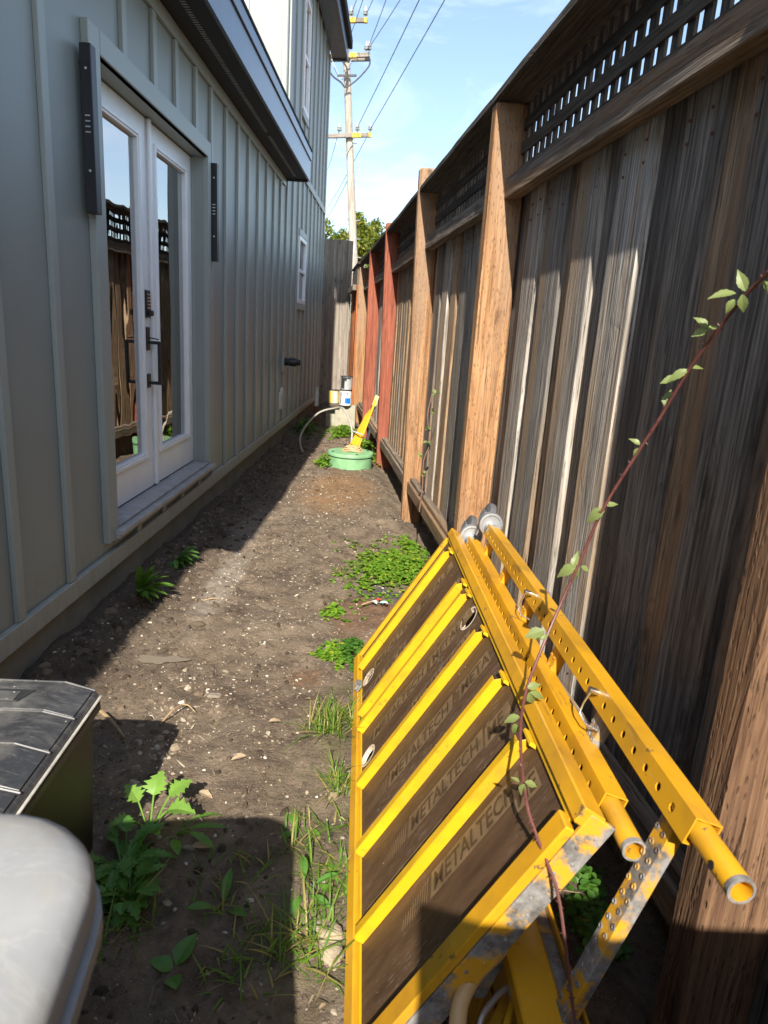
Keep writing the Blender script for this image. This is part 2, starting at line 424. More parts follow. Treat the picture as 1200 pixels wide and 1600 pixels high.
    m['crumb'] = plain('tan_rubble', (0.38, 0.31, 0.22), 0.95, var=0.25, scale=30, bump=0.7, bd=0.006)
    m['stone_mat'] = plain('dusty_stone', (0.24, 0.20, 0.155), 0.95, var=0.35, scale=45, bump=0.8, bd=0.006)
    m['red_scrap'] = plain('red_scrap', (0.5, 0.06, 0.05), 0.4, var=0.2)
    m['teal_scrap'] = plain('teal_scrap', (0.45, 0.62, 0.60), 0.4, var=0.3, scale=60)
    # loose stones: colour by stone
    for nm, pts in (('pale_chip', [(0.0, (0.14, 0.105, 0.07)), (0.45, (0.24, 0.19, 0.135)), (0.85, (0.38, 0.33, 0.255)), (1.0, (0.58, 0.54, 0.46))]),
                    ('soil_clod', [(0.0, (0.045, 0.032, 0.022)), (0.6, (0.10, 0.075, 0.052)), (1.0, (0.17, 0.13, 0.095))])):
        t = NT(nm)
        col = t.ramp(t.island(), pts)
        t.bump(t.noise(t.vec(), 60, 4), 0.4, 0.003)
        m[nm] = t.out(col, 0.9, spec=0.3)
    # glass: a clear sheet with a strong wavy reflection
    t = NT('window_glass')
    fr = t.n.new('ShaderNodeFresnel'); fr.inputs['IOR'].default_value = 11.0
    gl = t.n.new('ShaderNodeBsdfGlossy'); gl.inputs['Roughness'].default_value = 0.0
    tp = t.n.new('ShaderNodeBsdfTransparent'); tp.inputs['Color'].default_value = (0.80, 0.83, 0.82, 1)
    bm_ = t.n.new('ShaderNodeBump'); bm_.inputs['Strength'].default_value = 0.03; bm_.inputs['Distance'].default_value = 0.05
    t.l.new(t.noise(t.vec((1, 2.2, 0.7)), 2.5, 1, 0.4), bm_.inputs['Height'])
    t.l.new(bm_.outputs[0], gl.inputs['Normal'])
    ms = t.n.new('ShaderNodeMixShader')
    t.l.new(fr.outputs[0], ms.inputs[0]); t.l.new(tp.outputs[0], ms.inputs[1]); t.l.new(gl.outputs[0], ms.inputs[2])
    t.l.new(ms.outputs[0], t.n['Material Output'].inputs['Surface'])
    m['glass'] = t.m
    # water: pale tan stands in for the reflected sky
    t = NT('puddle_water')
    m['water'] = t.out((0.20, 0.165, 0.12), 0.2, spec=0.5)
    # ground
    t = NT('damp_soil')
    p = t.vec((1, 1, 1))
    xyz = t.sep(p)
    n1 = t.noise(p, 1.3, 5, 0.6)
    n2 = t.noise(p, 7, 6, 0.65)
    n3 = t.noise(p, 42, 6, 0.7)
    n4 = t.noise(p, 160, 4, 0.7)
    col = t.mix(t.ramp(n2, [(0.32, 0.0), (0.68, 1.0)]), (0.098, 0.069, 0.046), (0.235, 0.178, 0.126))
    col = t.mix(t.ramp(n1, [(0.46, 0.0), (0.66, 0.55)]), col, (0.265, 0.205, 0.145))
    dk = t.ramp(t.noise(p, 2.6, 5, 0.65, 0.6), [(0.52, 0.0), (0.66, 0.6)])
    col = t.mix(dk, col, (0.062, 0.043, 0.030))
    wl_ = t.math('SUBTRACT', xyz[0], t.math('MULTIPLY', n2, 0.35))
    col = t.mix(t.ramp(t.math('ADD', wl_, 2.0), [(0.62, 0.75), (0.95, 0.0)]), col, (0.058, 0.041, 0.029))  # soil colour darker towards the house wall
    col = t.mix(t.ramp(n3, [(0.30, 0.7), (0.50, 0.0)]), col, (0.035, 0.025, 0.018))
    # fine pale grit
    g = t.ramp(t.vor(p, 85), [(0.14, 1.0), (0.24, 0.0)])
    gm = t.ramp(t.noise(p, 3.1, 4, 0.65), [(0.42, 0.0), (0.62, 1.0)])
    col = t.mix(t.math('MULTIPLY', t.math('MULTIPLY', g, gm), 0.75), col, (0.36, 0.31, 0.235))
    g2 = t.ramp(t.vor(p, 230), [(0.12, 1.0), (0.25, 0.0)])
    col = t.mix(t.math('MULTIPLY', g2, 0.35), col, (0.33, 0.28, 0.21))
    # rusty soil patch by the round green lid, and a smaller one nearer
    def spot(cx, cy, rx, ry, soft=1.0):
        a = t.math('DIVIDE', t.math('SUBTRACT', xyz[0], cx), rx)
        b = t.math('DIVIDE', t.math('SUBTRACT', xyz[1], cy), ry)
        d = t.math('ADD', t.math('MULTIPLY', a, a), t.math('MULTIPLY', b, b))
        d = t.math('ADD', d, t.math('MULTIPLY', t.math('SUBTRACT', n2, 0.5), 1.6 * soft))
        return t.ramp(d, [(0.25, 1.0), (1.0, 0.0)])
    col = t.mix(t.math('MULTIPLY', spot(-0.42, 5.9, 0.38, 0.95), 0.75), col, (0.24, 0.135, 0.060))
    col = t.mix(t.math('MULTIPLY', spot(-0.05, 3.2, 0.22, 0.35), 0.6), col, (0.17, 0.085, 0.045))
    col = t.mix(t.math('MULTIPLY', spot(-0.30, 2.55, 0.10, 0.10), 0.5), col, (0.20, 0.10, 0.05))
    col = t.mix(t.math('MULTIPLY', spot(-0.86, 3.5, 0.10, 0.65, 1.9), 0.5), col, (0.34, 0.30, 0.245))
    col = t.mix(t.math('MULTIPLY', spot(-0.94, 4.5, 0.11, 0.7, 1.9), 0.4), col, (0.30, 0.265, 0.215))
    col = t.mix(t.math('MULTIPLY', spot(0.02, 3.52, 0.20, 0.10), 0.8), col, (0.055, 0.06, 0.065))
    # green algae film towards the right-hand weeds
    al = t.math('MULTIPLY', spot(-0.08, 1.7, 0.24, 1.5), t.ramp(t.noise(p, 9, 5, 0.6), [(0.45, 0.0), (0.7, 0.55)]))
    col = t.mix(al, col, (0.12, 0.125, 0.04))
    h = t.math('ADD', t.math('ADD', t.math('MULTIPLY', n3, 0.6), t.math('MULTIPLY', n4, 0.25)), t.math('MULTIPLY', g, 0.15))
    t.bump(h, 1.0, 0.022)
    ro = t.ramp(n1, [(0.3, 0.70), (0.6, 0.92)])
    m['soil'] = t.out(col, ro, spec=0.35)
mats()

# ------------------------------------------------------------------ mesh helpers
class MB:
    def __init__(s):
        s.v, s.f = [], []
    def add(s, vs, fs):
        o = len(s.v)
        s.v += [tuple(v) for v in vs]
        s.f += [tuple(i + o for i in f) for f in fs]
        return s
    def box(s, x0, x1, y0, y1, z0, z1, M=None):
        vs = [Vector(p) for p in ((x0, y0, z0), (x1, y0, z0), (x1, y1, z0), (x0, y1, z0), (x0, y0, z1), (x1, y0, z1), (x1, y1, z1), (x0, y1, z1))]
        if M:
            vs = [M @ v for v in vs]
        return s.add(vs, [(3, 2, 1, 0), (4, 5, 6, 7), (0, 1, 5, 4), (1, 2, 6, 5), (2, 3, 7, 6), (3, 0, 4, 7)])
    def beam(s, a, b, w, h, up=(0, 0, 1)):
        a, b = Vector(a), Vector(b)
        d = (b - a).normalized()
        u = Vector(up)
        sx = d.cross(u).normalized()
        u = sx.cross(d)
        vs = []
        for p in (a, b):
            for i, j in ((-1, -1), (1, -1), (1, 1), (-1, 1)):
                vs.append(p + sx * (i * w / 2) + u * (j * h / 2))
        return s.add(vs, [(0, 1, 2, 3), (7, 6, 5, 4), (0, 4, 5, 1), (1, 5, 6, 2), (2, 6, 7, 3), (3, 7, 4, 0)])
    def tube(s, pts, r, n=8, cap=True):
        pts = [Vector(p) for p in pts]
        rs = r if hasattr(r, '__len__') else [r] * len(pts)
        d = (pts[1] - pts[0]).normalized()
        a = d.orthogonal().normalized()
        vs, fs = [], []
        for i, p in enumerate(pts):
            if i:
                dn = ((pts[min(i + 1, len(pts) - 1)] - pts[i - 1])).normalized()
                q = d.rotation_difference(dn)
                a = (q @ a).normalized()
                d = dn
            b = d.cross(a)
            for k in range(n):
                t = 2 * PI * k / n
                vs.append(p + (a * math.cos(t) + b * math.sin(t)) * rs[i])
        for i in range(len(pts) - 1):
            for k in range(n):
                k2 = (k + 1) % n
                fs.append((i * n + k, i * n + k2, (i + 1) * n + k2, (i + 1) * n + k))
        if cap:
            fs.append(tuple(range(n))[::-1])
            fs.append(tuple((len(pts) - 1) * n + k for k in range(n)))
        return s.add(vs, fs)
    def lathe(s, prof, n=24, M=None):
        """prof: list of (r, z)"""
        vs, fs = [], []
        for r, z in prof:
            for k in range(n):
                t = 2 * PI * k / n
                vs.append(Vector((r * math.cos(t), r * math.sin(t), z)))
        for i in range(len(prof) - 1):
            for k in range(n):
                k2 = (k + 1) % n
                fs.append((i * n + k, i * n + k2, (i + 1) * n + k2, (i + 1) * n + k))
        if M:
            vs = [M @ v for v in vs]
        return s.add(vs, fs)
    def prism(s, poly, z0, z1, M=None):
        n = len(poly)
        vs = [Vector((x, y, z0)) for x, y in poly] + [Vector((x, y, z1)) for x, y in poly]
        if M:
            vs = [M @ v for v in vs]
        return s.add(vs, [tuple(range(n))[::-1], tuple(range(n, 2 * n))] + [(i, (i + 1) % n, n + (i + 1) % n, n + i) for i in range(n)])
    def mesh(s, name, mat, bevel=0.0, smooth=False, seg=1):
        me = bpy.data.meshes.new(name)
        me.from_pydata([tuple(v) for v in s.v], [], s.f)
        bm = bmesh.new()
        bm.from_mesh(me)
        bmesh.ops.recalc_face_normals(bm, faces=bm.faces)
        if bevel:
            es = [e for e in bm.edges if len(e.link_faces) == 2 and e.calc_face_angle(0) > 0.6]
            bmesh.ops.bevel(bm, geom=es, offset=bevel, segments=seg, affect='EDGES', clamp_overlap=True)
        bm.to_mesh(me)
        bm.free()
        if smooth:
            for p in me.polygons:
                p.use_smooth = True
            try:
                me.set_sharp_from_angle(angle=R(40))
            except Exception:
                pass
        me.materials.append(MAT[mat] if isinstance(mat, str) else mat)
        return me
    def build(s, name, mat, parent=None, bevel=0.0, smooth=False, loc=None, seg=1):
        o = bpy.data.objects.new(name, s.mesh(name, mat, bevel, smooth, seg))
        COL.objects.link(o)
        if parent:
            o.parent = parent
        if loc is not None:
            o.location = loc
        return o

def link(me, name, parent=None, loc=(0, 0, 0), rot=None, scale=None):
    o = bpy.data.objects.new(name, me)
    COL.objects.link(o)
    o.parent = parent
    o.location = loc
    if rot is not None:
        o.rotation_euler = rot
    if scale is not None:
        o.scale = scale
    return o

def tag(o, label, cat, group=None, kind=None):
    o['label'] = label
    o['category'] = cat
    if group:
        o['group'] = group
    if kind:
        o['kind'] = kind
    return o

def thing(name, label, cat, loc=(0, 0, 0), rz=0.0, group=None, M=None):
    o = bpy.data.objects.new(name, None)
    o.empty_display_size = 0.1
    COL.objects.link(o)
    if M is not None:
        o.matrix_world = M
    else:
        o.location = loc
        o.rotation_euler = (0, 0, rz)
    return tag(o, label, cat, group)

def copy_tree(o, parent=None):
    c = o.copy()
    COL.objects.link(c)
    c.parent = parent
    for ch in list(o.children):
        copy_tree(ch, c)
    return c

def plate_with_holes(outline, holes, thick, name):
    """flat plate in local XY with round holes cut through it; holes: (x, y, rx, ry)"""
    cu = bpy.data.curves.new(name, 'CURVE')
    cu.dimensions = '2D'
    cu.fill_mode = 'BOTH'
    cu.extrude = thick / 2
    def spl(pts):
        sp = cu.splines.new('POLY')
        sp.points.add(len(pts) - 1)
        for p, (x, y) in zip(sp.points, pts):
            p.co = (x, y, 0, 1)
        sp.use_cyclic_u = True
    spl(outline)
    for x, y, rx, ry in holes:
        spl([(x + rx * math.cos(2 * PI * k / 12), y + ry * math.sin(2 * PI * k / 12)) for k in range(12)])
    ob = bpy.data.objects.new(name, cu)
    COL.objects.link(ob)
    dg = bpy.context.evaluated_depsgraph_get()
    me = bpy.data.meshes.new_from_object(ob.evaluated_get(dg))
    bpy.data.objects.remove(ob)
    bpy.data.curves.remove(cu)
    vs = [tuple(v.co) for v in me.vertices]
    fs = [tuple(p.vertices) for p in me.polygons]
    bpy.data.meshes.remove(me)
    return vs, fs

def text_geom(body, size, shear=0.0, name='print'):
    cu = bpy.data.curves.new(name, 'FONT')
    cu.body = body
    cu.size = size
    cu.shear = shear
    cu.resolution_u = 2
    cu.offset = size * 0.012
    ob = bpy.data.objects.new(name, cu)
    COL.objects.link(ob)
    dg = bpy.context.evaluated_depsgraph_get()
    me = bpy.data.meshes.new_from_object(ob.evaluated_get(dg))
    bpy.data.objects.remove(ob)
    bpy.data.curves.remove(cu)
    vs = [Vector(v.co) for v in me.vertices]
    fs = [tuple(p.vertices) for p in me.polygons]
    bpy.data.meshes.remove(me)
    return vs, fs

# ------------------------------------------------------------------ ground
rng = np.random.default_rng(3)
_tab = rng.random((64, 64))
def vnoise(x, y, s, ox=0, oy=0):
    x = np.asarray(x) * s + ox; y = np.asarray(y) * s + oy
    xi, yi = np.floor(x).astype(int), np.floor(y).astype(int)
    fx, fy = x - xi, y - yi
    fx = fx * fx * (3 - 2 * fx); fy = fy * fy * (3 - 2 * fy)
    g = lambda i, j: _tab[i % 64, j % 64]
    return (g(xi, yi) * (1 - fx) + g(xi + 1, yi) * fx) * (1 - fy) + (g(xi, yi + 1) * (1 - fx) + g(xi + 1, yi + 1) * fx) * fy - 0.5

def gh(x, y):
    x = np.asarray(x, float); y = np.asarray(y, float)
    z = 0.045 * vnoise(x, y, 1.6) + 0.032 * vnoise(x, y, 5, 3, 9) + 0.022 * vnoise(x, y, 14, 7, 1) + 0.013 * vnoise(x, y, 34, 2, 5)
    z = z + 0.035 * np.exp(-((x + 1.33) / 0.13) ** 2)
    n = x * 0.9922 + y * 0.1247
    z = z - 0.10 * (1 / (1 + np.exp(-(n - 0.80) / 0.04)))
    near = np.exp(-((x + 0.91) / 0.16) ** 2 - ((y - 2.61) / 0.12) ** 2)
    z = z * (1 - 0.9 * near) - 0.006 * near
    fade = np.clip((14 - y) / 3, 0, 1) * np.clip((x + 4) / 2, 0, 1) * np.clip((4 - x) / 2, 0, 1)
    return z * fade - 0.04 * (1 - fade)

def GZ(x, y):
    return float(gh(x, y))

xs = np.concatenate([[-400, -150, -60, -25, -10, -5, -3, -2, -1.7], np.arange(-1.5, 1.5, 0.02), [1.6, 2, 3, 5, 10, 25, 60, 150, 400]])
ys = np.concatenate([[-300, -100, -40, -15, -6, -3, -1.5, -0.6, 0.0, 0.4], np.arange(0.7, 5.0, 0.02), np.arange(5.0, 13.5, 0.04), [14, 16, 20, 30, 60, 150, 400, 900]])
gx_, gy_ = np.meshgrid(xs, ys)
gz_ = gh(gx_, gy_)
nx, ny = len(xs), len(ys)
idx = np.arange(nx * ny).reshape(ny, nx)
quads = np.stack([idx[:-1, :-1], idx[:-1, 1:], idx[1:, 1:], idx[1:, :-1]], -1).reshape(-1, 4)
me = bpy.data.meshes.new('ground')
me.vertices.add(nx * ny)
me.vertices.foreach_set('co', np.stack([gx_, gy_, gz_], -1).astype(np.float32).ravel())
me.loops.add(quads.size)
me.loops.foreach_set('vertex_index', quads.astype(np.int32).ravel())
me.polygons.add(len(quads))
me.polygons.foreach_set('loop_start', (np.arange(len(quads)) * 4).astype(np.int32))
me.polygons.foreach_set('loop_total', np.full(len(quads), 4, np.int32))
me.polygons.foreach_set('use_smooth', np.ones(len(quads), bool))
me.update(calc_edges=True)
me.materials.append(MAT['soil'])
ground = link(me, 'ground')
ground['kind'] = 'structure'
ground['label'] = 'damp brown soil path between the house and the fence'

def blob(cx, cy, rx, ry, n=22, seed=1, rot=0.0, j=0.3):
    rr = random.Random(seed)
    ph = [rr.random() * 6.28 for _ in range(4)]
    out = []
    for k in range(n):
        t = 2 * PI * k / n
        q = 1 + j * (0.5 * math.sin(2 * t + ph[0]) + 0.35 * math.sin(3 * t + ph[1]) + 0.25 * math.sin(5 * t + ph[2]) + 0.2 * math.sin(8 * t + ph[3]))
        x, y = rx * q * math.cos(t), ry * q * math.sin(t)
        out.append((cx + x * math.cos(rot) - y * math.sin(rot), cy + x * math.sin(rot) + y * math.cos(rot)))
    return out

pd = MB()
pz = GZ(-0.91, 2.61) + 0.006
poly = blob(-0.91, 2.61, 0.085, 0.042, 40, 4, 0.1, 0.5)
pd.add([(x, y, pz) for x, y in poly], [tuple(range(40))])
puddle = pd.build('puddle', 'water')
puddle['kind'] = 'structure'
puddle['label'] = 'small puddle on the soil path, pale sky reflection in its colour'

# ------------------------------------------------------------------ house
house = thing('house', 'grey green two storey house with board and batten siding and a white french door', 'house', (-1.33, 5, 0))
HX, HY = 1.33, -5.0     # to house-local
def hb(name, mat, x0, x1, y0, y1, z0, z1, parent=None, bevel=0.0):
    """world box -> child of the house (or of one of its parts)"""
    cx, cy, cz = (x0 + x1) / 2, (y0 + y1) / 2, z0
    m = MB().box(x0 - cx, x1 - cx, y0 - cy, y1 - cy, 0, z1 - z0)
    p = parent or house
    o = m.build(name, mat, p, bevel)
    if p is house:
        o.location = (cx + HX, cy + HY, cz)
    else:
        o.location = (cx + HX - p.location.x, cy + HY - p.location.y, cz - p.location.z)
    return o
XW, XB = -1.330, -1.309       # panel face, batten face
Y0, Y1 = -4.0, 12.30
DY0, DY1, DZ0, DZ1 = 3.19, 4.86, 0.395, 2.43
WY0, WY1, WZ0, WZ1 = 9.27, 9.97, 1.70, 2.53
UY0, UY1, UZ0, UZ1 = 9.28, 9.78, 3.98, 5.22
# foundation
hb('foundation', 'found', -1.60, -1.345, Y0, Y1 - 0.02, -0.30, 0.205)
# siding sheets round the openings
for (a, b, c, d) in ((Y0, 0.75, 0.20, 3.10), (0.752, DY0, 0.20, 3.10), (DY0, DY1, 0.20, DZ0 - 0.04), (DY0, DY1, DZ1 + 0.02, 3.10), (DY1, WY0, 0.20, 3.10),
                     (WY0, WY1, 0.20, WZ0), (WY0, WY1, WZ1, 3.10), (WY1, Y1, 0.20, 3.10)):
    hb('siding_panel', 'siding', XW - 0.06, XW, a, b, c, d)
for (a, b, c, d) in ((8.165, UY0, 3.10, 6.05), (UY0, UY1, 3.10, UZ0), (UY0, UY1, UZ1, 6.05), (UY1, Y1, 3.10, 6.05)):
    hb('siding_panel', 'siding', XW - 0.06, XW, a, b, c, d)
# far gable wall, and the sunlit upper wall that looks back over the lean-to roof
hb('siding_panel', 'siding', -6.0, XW - 0.061, Y1 - 0.06, Y1, -0.1, 6.0)
uw_ = hb('upper_wall', 'siding', -6.0, XW - 0.061, 8.165, 8.225, 3.1, 6.05)
for k in range(11):
    x = -1.36 - 0.406 * k
    hb('batten', 'trim', x - 0.025, x + 0.025, 8.146, 8.164, 3.1, 6.0, bevel=0.002)
# battens on the alley side
BY = [0.28, 0.69, 1.09, 1.50, 1.90, 2.31, 2.72, 3.50, 3.91, 4.27, 4.66, 5.02, 5.43, 5.83, 6.22, 6.65, 7.05, 7.46, 7.86, 8.28, 8.74, 9.20, 9.62, 10.06, 10.50, 10.95, 11.40, 11.85]
for y in BY:
    w = 0.026
    segs = [(0.284, 2.884 if y < 8.1 else 3.235)]
    if 3.07 < y < 4.95:
        segs = [(2.532, 2.884), (0.284, 0.3205)]
    if WY0 - 0.05 < y < WY1 + 0.05:
        segs = [(0.284, WZ0 - 0.085), (WZ1 + 0.09, 3.235)]
    if abs(y - 8.28) < 0.01:
        segs = [(1.12, 3.235), (0.284, 0.86)]
    for a, b in segs:
        hb('batten', 'trim', XW, XB, y - w, y + w, a, b, bevel=0.0025)
    if y > 8.1:
        segs = [(3.335, 5.60)]
        if UY0 - 0.05 < y < UY1 + 0.05:
            segs = [(3.335, UZ0 - 0.09), (UZ1 + 0.08, 5.60)]
        for a, b in segs:
            hb('batten', 'trim', XW, XB, y - w, y + w, a, b, bevel=0.0025)
hb('base_trim', 'trim', XW, XB + 0.005, Y0, Y1, 0.198, 0.283, bevel=0.003)
hb('frieze_trim', 'trim', XW, XB + 0.003, 0.4, 8.14, 2.885, 2.960, bevel=0.002)
hb('band_trim', 'trim', XW, XB + 0.006, 8.20, Y1 + 0.01, 3.24, 3.33, bevel=0.003)
hb('corner_trim', 'trim', XW - 0.02, XB + 0.002, Y1 - 0.07, Y1 + 0.022, 0.305, 3.235, bevel=0.003)
hb('corner_trim', 'trim', XW - 0.02, XB + 0.002, Y1 - 0.07, Y1 + 0.022, 3.335, 5.60, bevel=0.003)
# door surround
hb('door_trim', 'trim', XW, XB + 0.012, 3.075, DY0 - 0.005, 0.340, 2.530, bevel=0.003)
hb('door_trim', 'trim', XW, XB + 0.012, DY1 + 0.005, 4.935, 0.340, 2.530, bevel=0.003)
hb('door_trim', 'trim', XW, XB + 0.014, DY0 - 0.004, DY1 + 0.004, DZ1 + 0.004, 2.531, bevel=0.003)
hb('door_jamb', 'trim', -1.455, XB + 0.006, DY0 - 0.03, DY0 - 0.0045, 0.40, DZ1)
hb('door_jamb', 'trim', -1.455, XB + 0.006, DY1 + 0.0045, DY1 + 0.03, 0.40, DZ1)
hb('door_jamb', 'trim', -1.455, XB + 0.006, DY0 - 0.003, DY1 + 0.003, DZ1 + 0.004, DZ1 + 0.03)
sill = hb('door_sill', 'sill', -1.45, -1.262, 3.15, 4.93, 0.362, 0.386, bevel=0.003)
hb('sill_step', 'sill', -1.45, -1.30, 3.20, 4.855, 0.3865, 0.405, sill, bevel=0.004)
hb('sill_nosing', 'sill', -1.33, -1.277, 3.15, 4.93, 0.343, 0.3605, sill, bevel=0.003)
hb('apron_trim', 'trim', XW, XB + 0.002, 3.155, 4.93, 0.3215, 0.342, bevel=0.002)
# door leaves
LX = -1.412
def leaf(y0, y1, gy0, gy1, first):
    o = hb('door_leaf', 'frames', LX - 0.045, LX, y0 + 0.004, gy0, 0.415, DZ1 - 0.004, bevel=0.002)
    z0, z1 = 0.625, 2.305
    for nm, a, b, c, d in (('door_stile', gy1, y1 - 0.004, 0.415, DZ1 - 0.004), ('door_rail', gy0, gy1, 0.415, z0), ('door_rail', gy0, gy1, z1, DZ1 - 0.004)):
        hb(nm, 'frames', LX - 0.045, LX - 0.0005, a, b, c, d, o)
    # glazing bead: two stepped mouldings round the glass
    for (e, w, x) in ((0.0, 0.022, 0.012), (0.022, 0.012, 0.007)):
        for a, b, c, d in ((gy0 - 0.028 + e, gy0 - 0.028 + e + w, z0 - 0.028 + e, z1 + 0.028 - e), (gy1 + 0.028 - e - w, gy1 + 0.028 - e, z0 - 0.028 + e, z1 + 0.028 - e),
                           (gy0 - 0.028 + e + w, gy1 + 0.028 - e - w, z0 - 0.028 + e, z0 - 0.028 + e + w), (gy0 - 0.028 + e + w, gy1 + 0.028 - e - w, z1 + 0.028 - e - w, z1 + 0.028 - e)):
            hb('glazing_bead', 'frames', LX - 0.03, LX + x, a, b, c, d, o, bevel=0.003)
    hb('glass_pane', 'glass', LX - 0.022, LX - 0.018, gy0, gy1, z0, z1, o)
    hb('bottom_sweep', 'black', LX - 0.04, LX - 0.004, y0 + 0.006, y1 - 0.006, 0.4055, 0.4145, o)
    return o
l1 = leaf(DY0, 4.018, 3.325, 3.892, True)
l2 = leaf(4.026, DY1, 4.172, 4.728, False)
hb('astragal', 'frames', LX + 0.0005, LX + 0.022, 4.028, 4.062, 0.418, 2.428, l2, bevel=0.005)
# keypad lock and handle on the left leaf
k_ = hb('keypad_lock', 'black', LX, LX + 0.022, 3.915, 3.985, 1.395, 1.545, l1, bevel=0.006)
for i in range(5):
    hb('keypad_button', 'screw', LX + 0.0225, LX + 0.025, 3.932, 3.972, 1.445 + i * 0.018, 1.452 + i * 0.018, l1)
hb('lock_knob', 'black', LX + 0.022, LX + 0.045, 3.93, 3.972, 1.405, 1.437, l1, bevel=0.006)
hb('handle_plate', 'black', LX, LX + 0.014, 3.925, 3.985, 1.215, 1.345, l1, bevel=0.004)
hb('handle_plate', 'black', LX, LX + 0.014, 3.93, 3.985, 1.005, 1.085, l1, bevel=0.004)
hh = MB()
hh.beam((0, 0, 0.02), (0.062, 0.0, 0.02), 0.022, 0.018).beam((0.062, 0, 0.029), (0.062, 0, -0.215), 0.022, 0.016, (1, 0, 0)).beam((0, 0, -0.206), (0.054, 0, -0.206), 0.022, 0.018)
o = hh.build('door_handle', 'black', l1, 0.003)
o.location = (LX + 0.012 + HX - l1.location.x, 3.955 + HY - l1.location.y, 1.24 - l1.location.z)
th = MB().beam((0, 0, 0), (0.058, 0.01, -0.008), 0.024, 0.006).build('thumb_latch', 'black', l1, 0.002)
th.location = (LX + 0.012 + HX - l1.location.x, 3.955 + HY - l1.location.y, 1.287 - l1.location.z)
# room behind the glass
rm = MB()
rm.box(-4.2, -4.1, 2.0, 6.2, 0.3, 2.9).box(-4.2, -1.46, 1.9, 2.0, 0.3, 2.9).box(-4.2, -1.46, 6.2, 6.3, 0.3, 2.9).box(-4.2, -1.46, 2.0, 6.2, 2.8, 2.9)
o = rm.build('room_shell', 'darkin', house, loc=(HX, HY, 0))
hb('room_floor', 'floor_in', -4.1, -1.46, 2.0, 6.2, 0.30, 0.385)
for k, yy in enumerate((4.72, 4.78, 4.84, 4.90)):
    hb('curtain_fold', 'floor_in', -1.56 - 0.02 * (k % 2), -1.53 - 0.02 * (k % 2), yy, yy + 0.07, 0.42, 2.42, bevel=0.01)
# windows
def window(y0, y1, z0, z1, trim_top=True):
    o = hb('window', 'frames', XW - 0.02, XB + 0.012, y0 - 0.005, y0 + 0.045, z0, z1, bevel=0.003)
    zm = (z0 + z1) / 2
    hb('window_frame', 'frames', XW - 0.02, XB + 0.012, y1 - 0.045, y1 + 0.005, z0, z1, o, bevel=0.003)
    hb('window_frame', 'frames', XW - 0.02, XB + 0.012, y0 + 0.045, y1 - 0.045, z0, z0 + 0.05, o, bevel=0.003)
    hb('window_frame', 'frames', XW - 0.02, XB + 0.012, y0 + 0.045, y1 - 0.045, z1 - 0.05, z1, o, bevel=0.003)
    hb('meeting_rail', 'frames', XW - 0.02, XB + 0.002, y0 + 0.045, y1 - 0.045, zm - 0.02, zm + 0.02, o, bevel=0.003)
    hb('glass_pane', 'glass', XW - 0.012, XW - 0.009, y0 + 0.045, y1 - 0.045, z0 + 0.05, zm - 0.02, o)
    hb('glass_pane', 'glass', XW - 0.006, XW - 0.003, y0 + 0.045, y1 - 0.045, zm + 0.02, z1 - 0.05, o)
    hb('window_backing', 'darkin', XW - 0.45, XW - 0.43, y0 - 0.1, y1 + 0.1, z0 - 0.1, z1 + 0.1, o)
    return o
window(WY0, WY1, WZ0, WZ1)
hb('window_trim', 'trim', XW, XB + 0.012, WY0 - 0.03, WY1 + 0.03, WZ0 - 0.08, WZ0 - 0.003, bevel=0.003)
hb('window_trim', 'trim', XW, XB + 0.012, WY0 - 0.03, WY1 + 0.03, WZ1 + 0.003, WZ1 + 0.085, bevel=0.003)
window(UY0, UY1, UZ0, UZ1)
hb('window_trim', 'trim', XW, XB + 0.012, UY0 - 0.03, UY1 + 0.03, UZ0 - 0.085, UZ0 - 0.003, bevel=0.003)
hb('window_trim', 'trim', XW, XB + 0.012, UY0 - 0.03, UY1 + 0.03, UZ1 + 0.003, UZ1 + 0.075, bevel=0.003)
# lean-to eave over the ground floor
EX = -1.07
hb('soffit', 'soffit', XW + 0.001, EX - 0.001, 0.4, 8.14, 2.962, 2.977)
hb('fascia_board', 'fascia', EX, EX + 0.022, 0.4, 8.16, 2.950, 3.185, bevel=0.003)
hb('drip_board', 'fascia', EX + 0.0225, EX + 0.034, 0.4, 8.165, 3.155, 3.238, bevel=0.003)
hb('soffit_end', 'fascia', XW + 0.002, EX - 0.001, 8.142, 8.160, 2.94, 3.12)
sv = MB()
y = 1.1
while y < 8.0:
    if not (6.3 < y < 6.42):
        sv.box(-1.205, -1.175, y, y + 0.010, 2.9590, 2.9615)
    y += 0.030
o = sv.build('soffit_vent', 'galv', house, loc=(HX, HY, 0))
o['kind'] = 'stuff'
rf = MB().prism([(EX + 0.040, 3.240), (EX + 0.040, 3.260), (-6.0, 3.260 + 4.95 * 0.42), (-6.0, 3.240 + 4.95 * 0.42)], 0.35, 8.145, Matrix(((1, 0, 0, 0), (0, 0, 1, 0), (0, 1, 0, 0), (0, 0, 0, 1))))
# keep the roof sheet from passing the upper wall
rf.build('lower_roof', 'shingle', house, loc=(HX, HY, 0))
# near part of the house, beyond the picture
hb('near_fascia', 'fascia', -1.389, -1.25, Y0, 0.38, 2.90, 3.12)
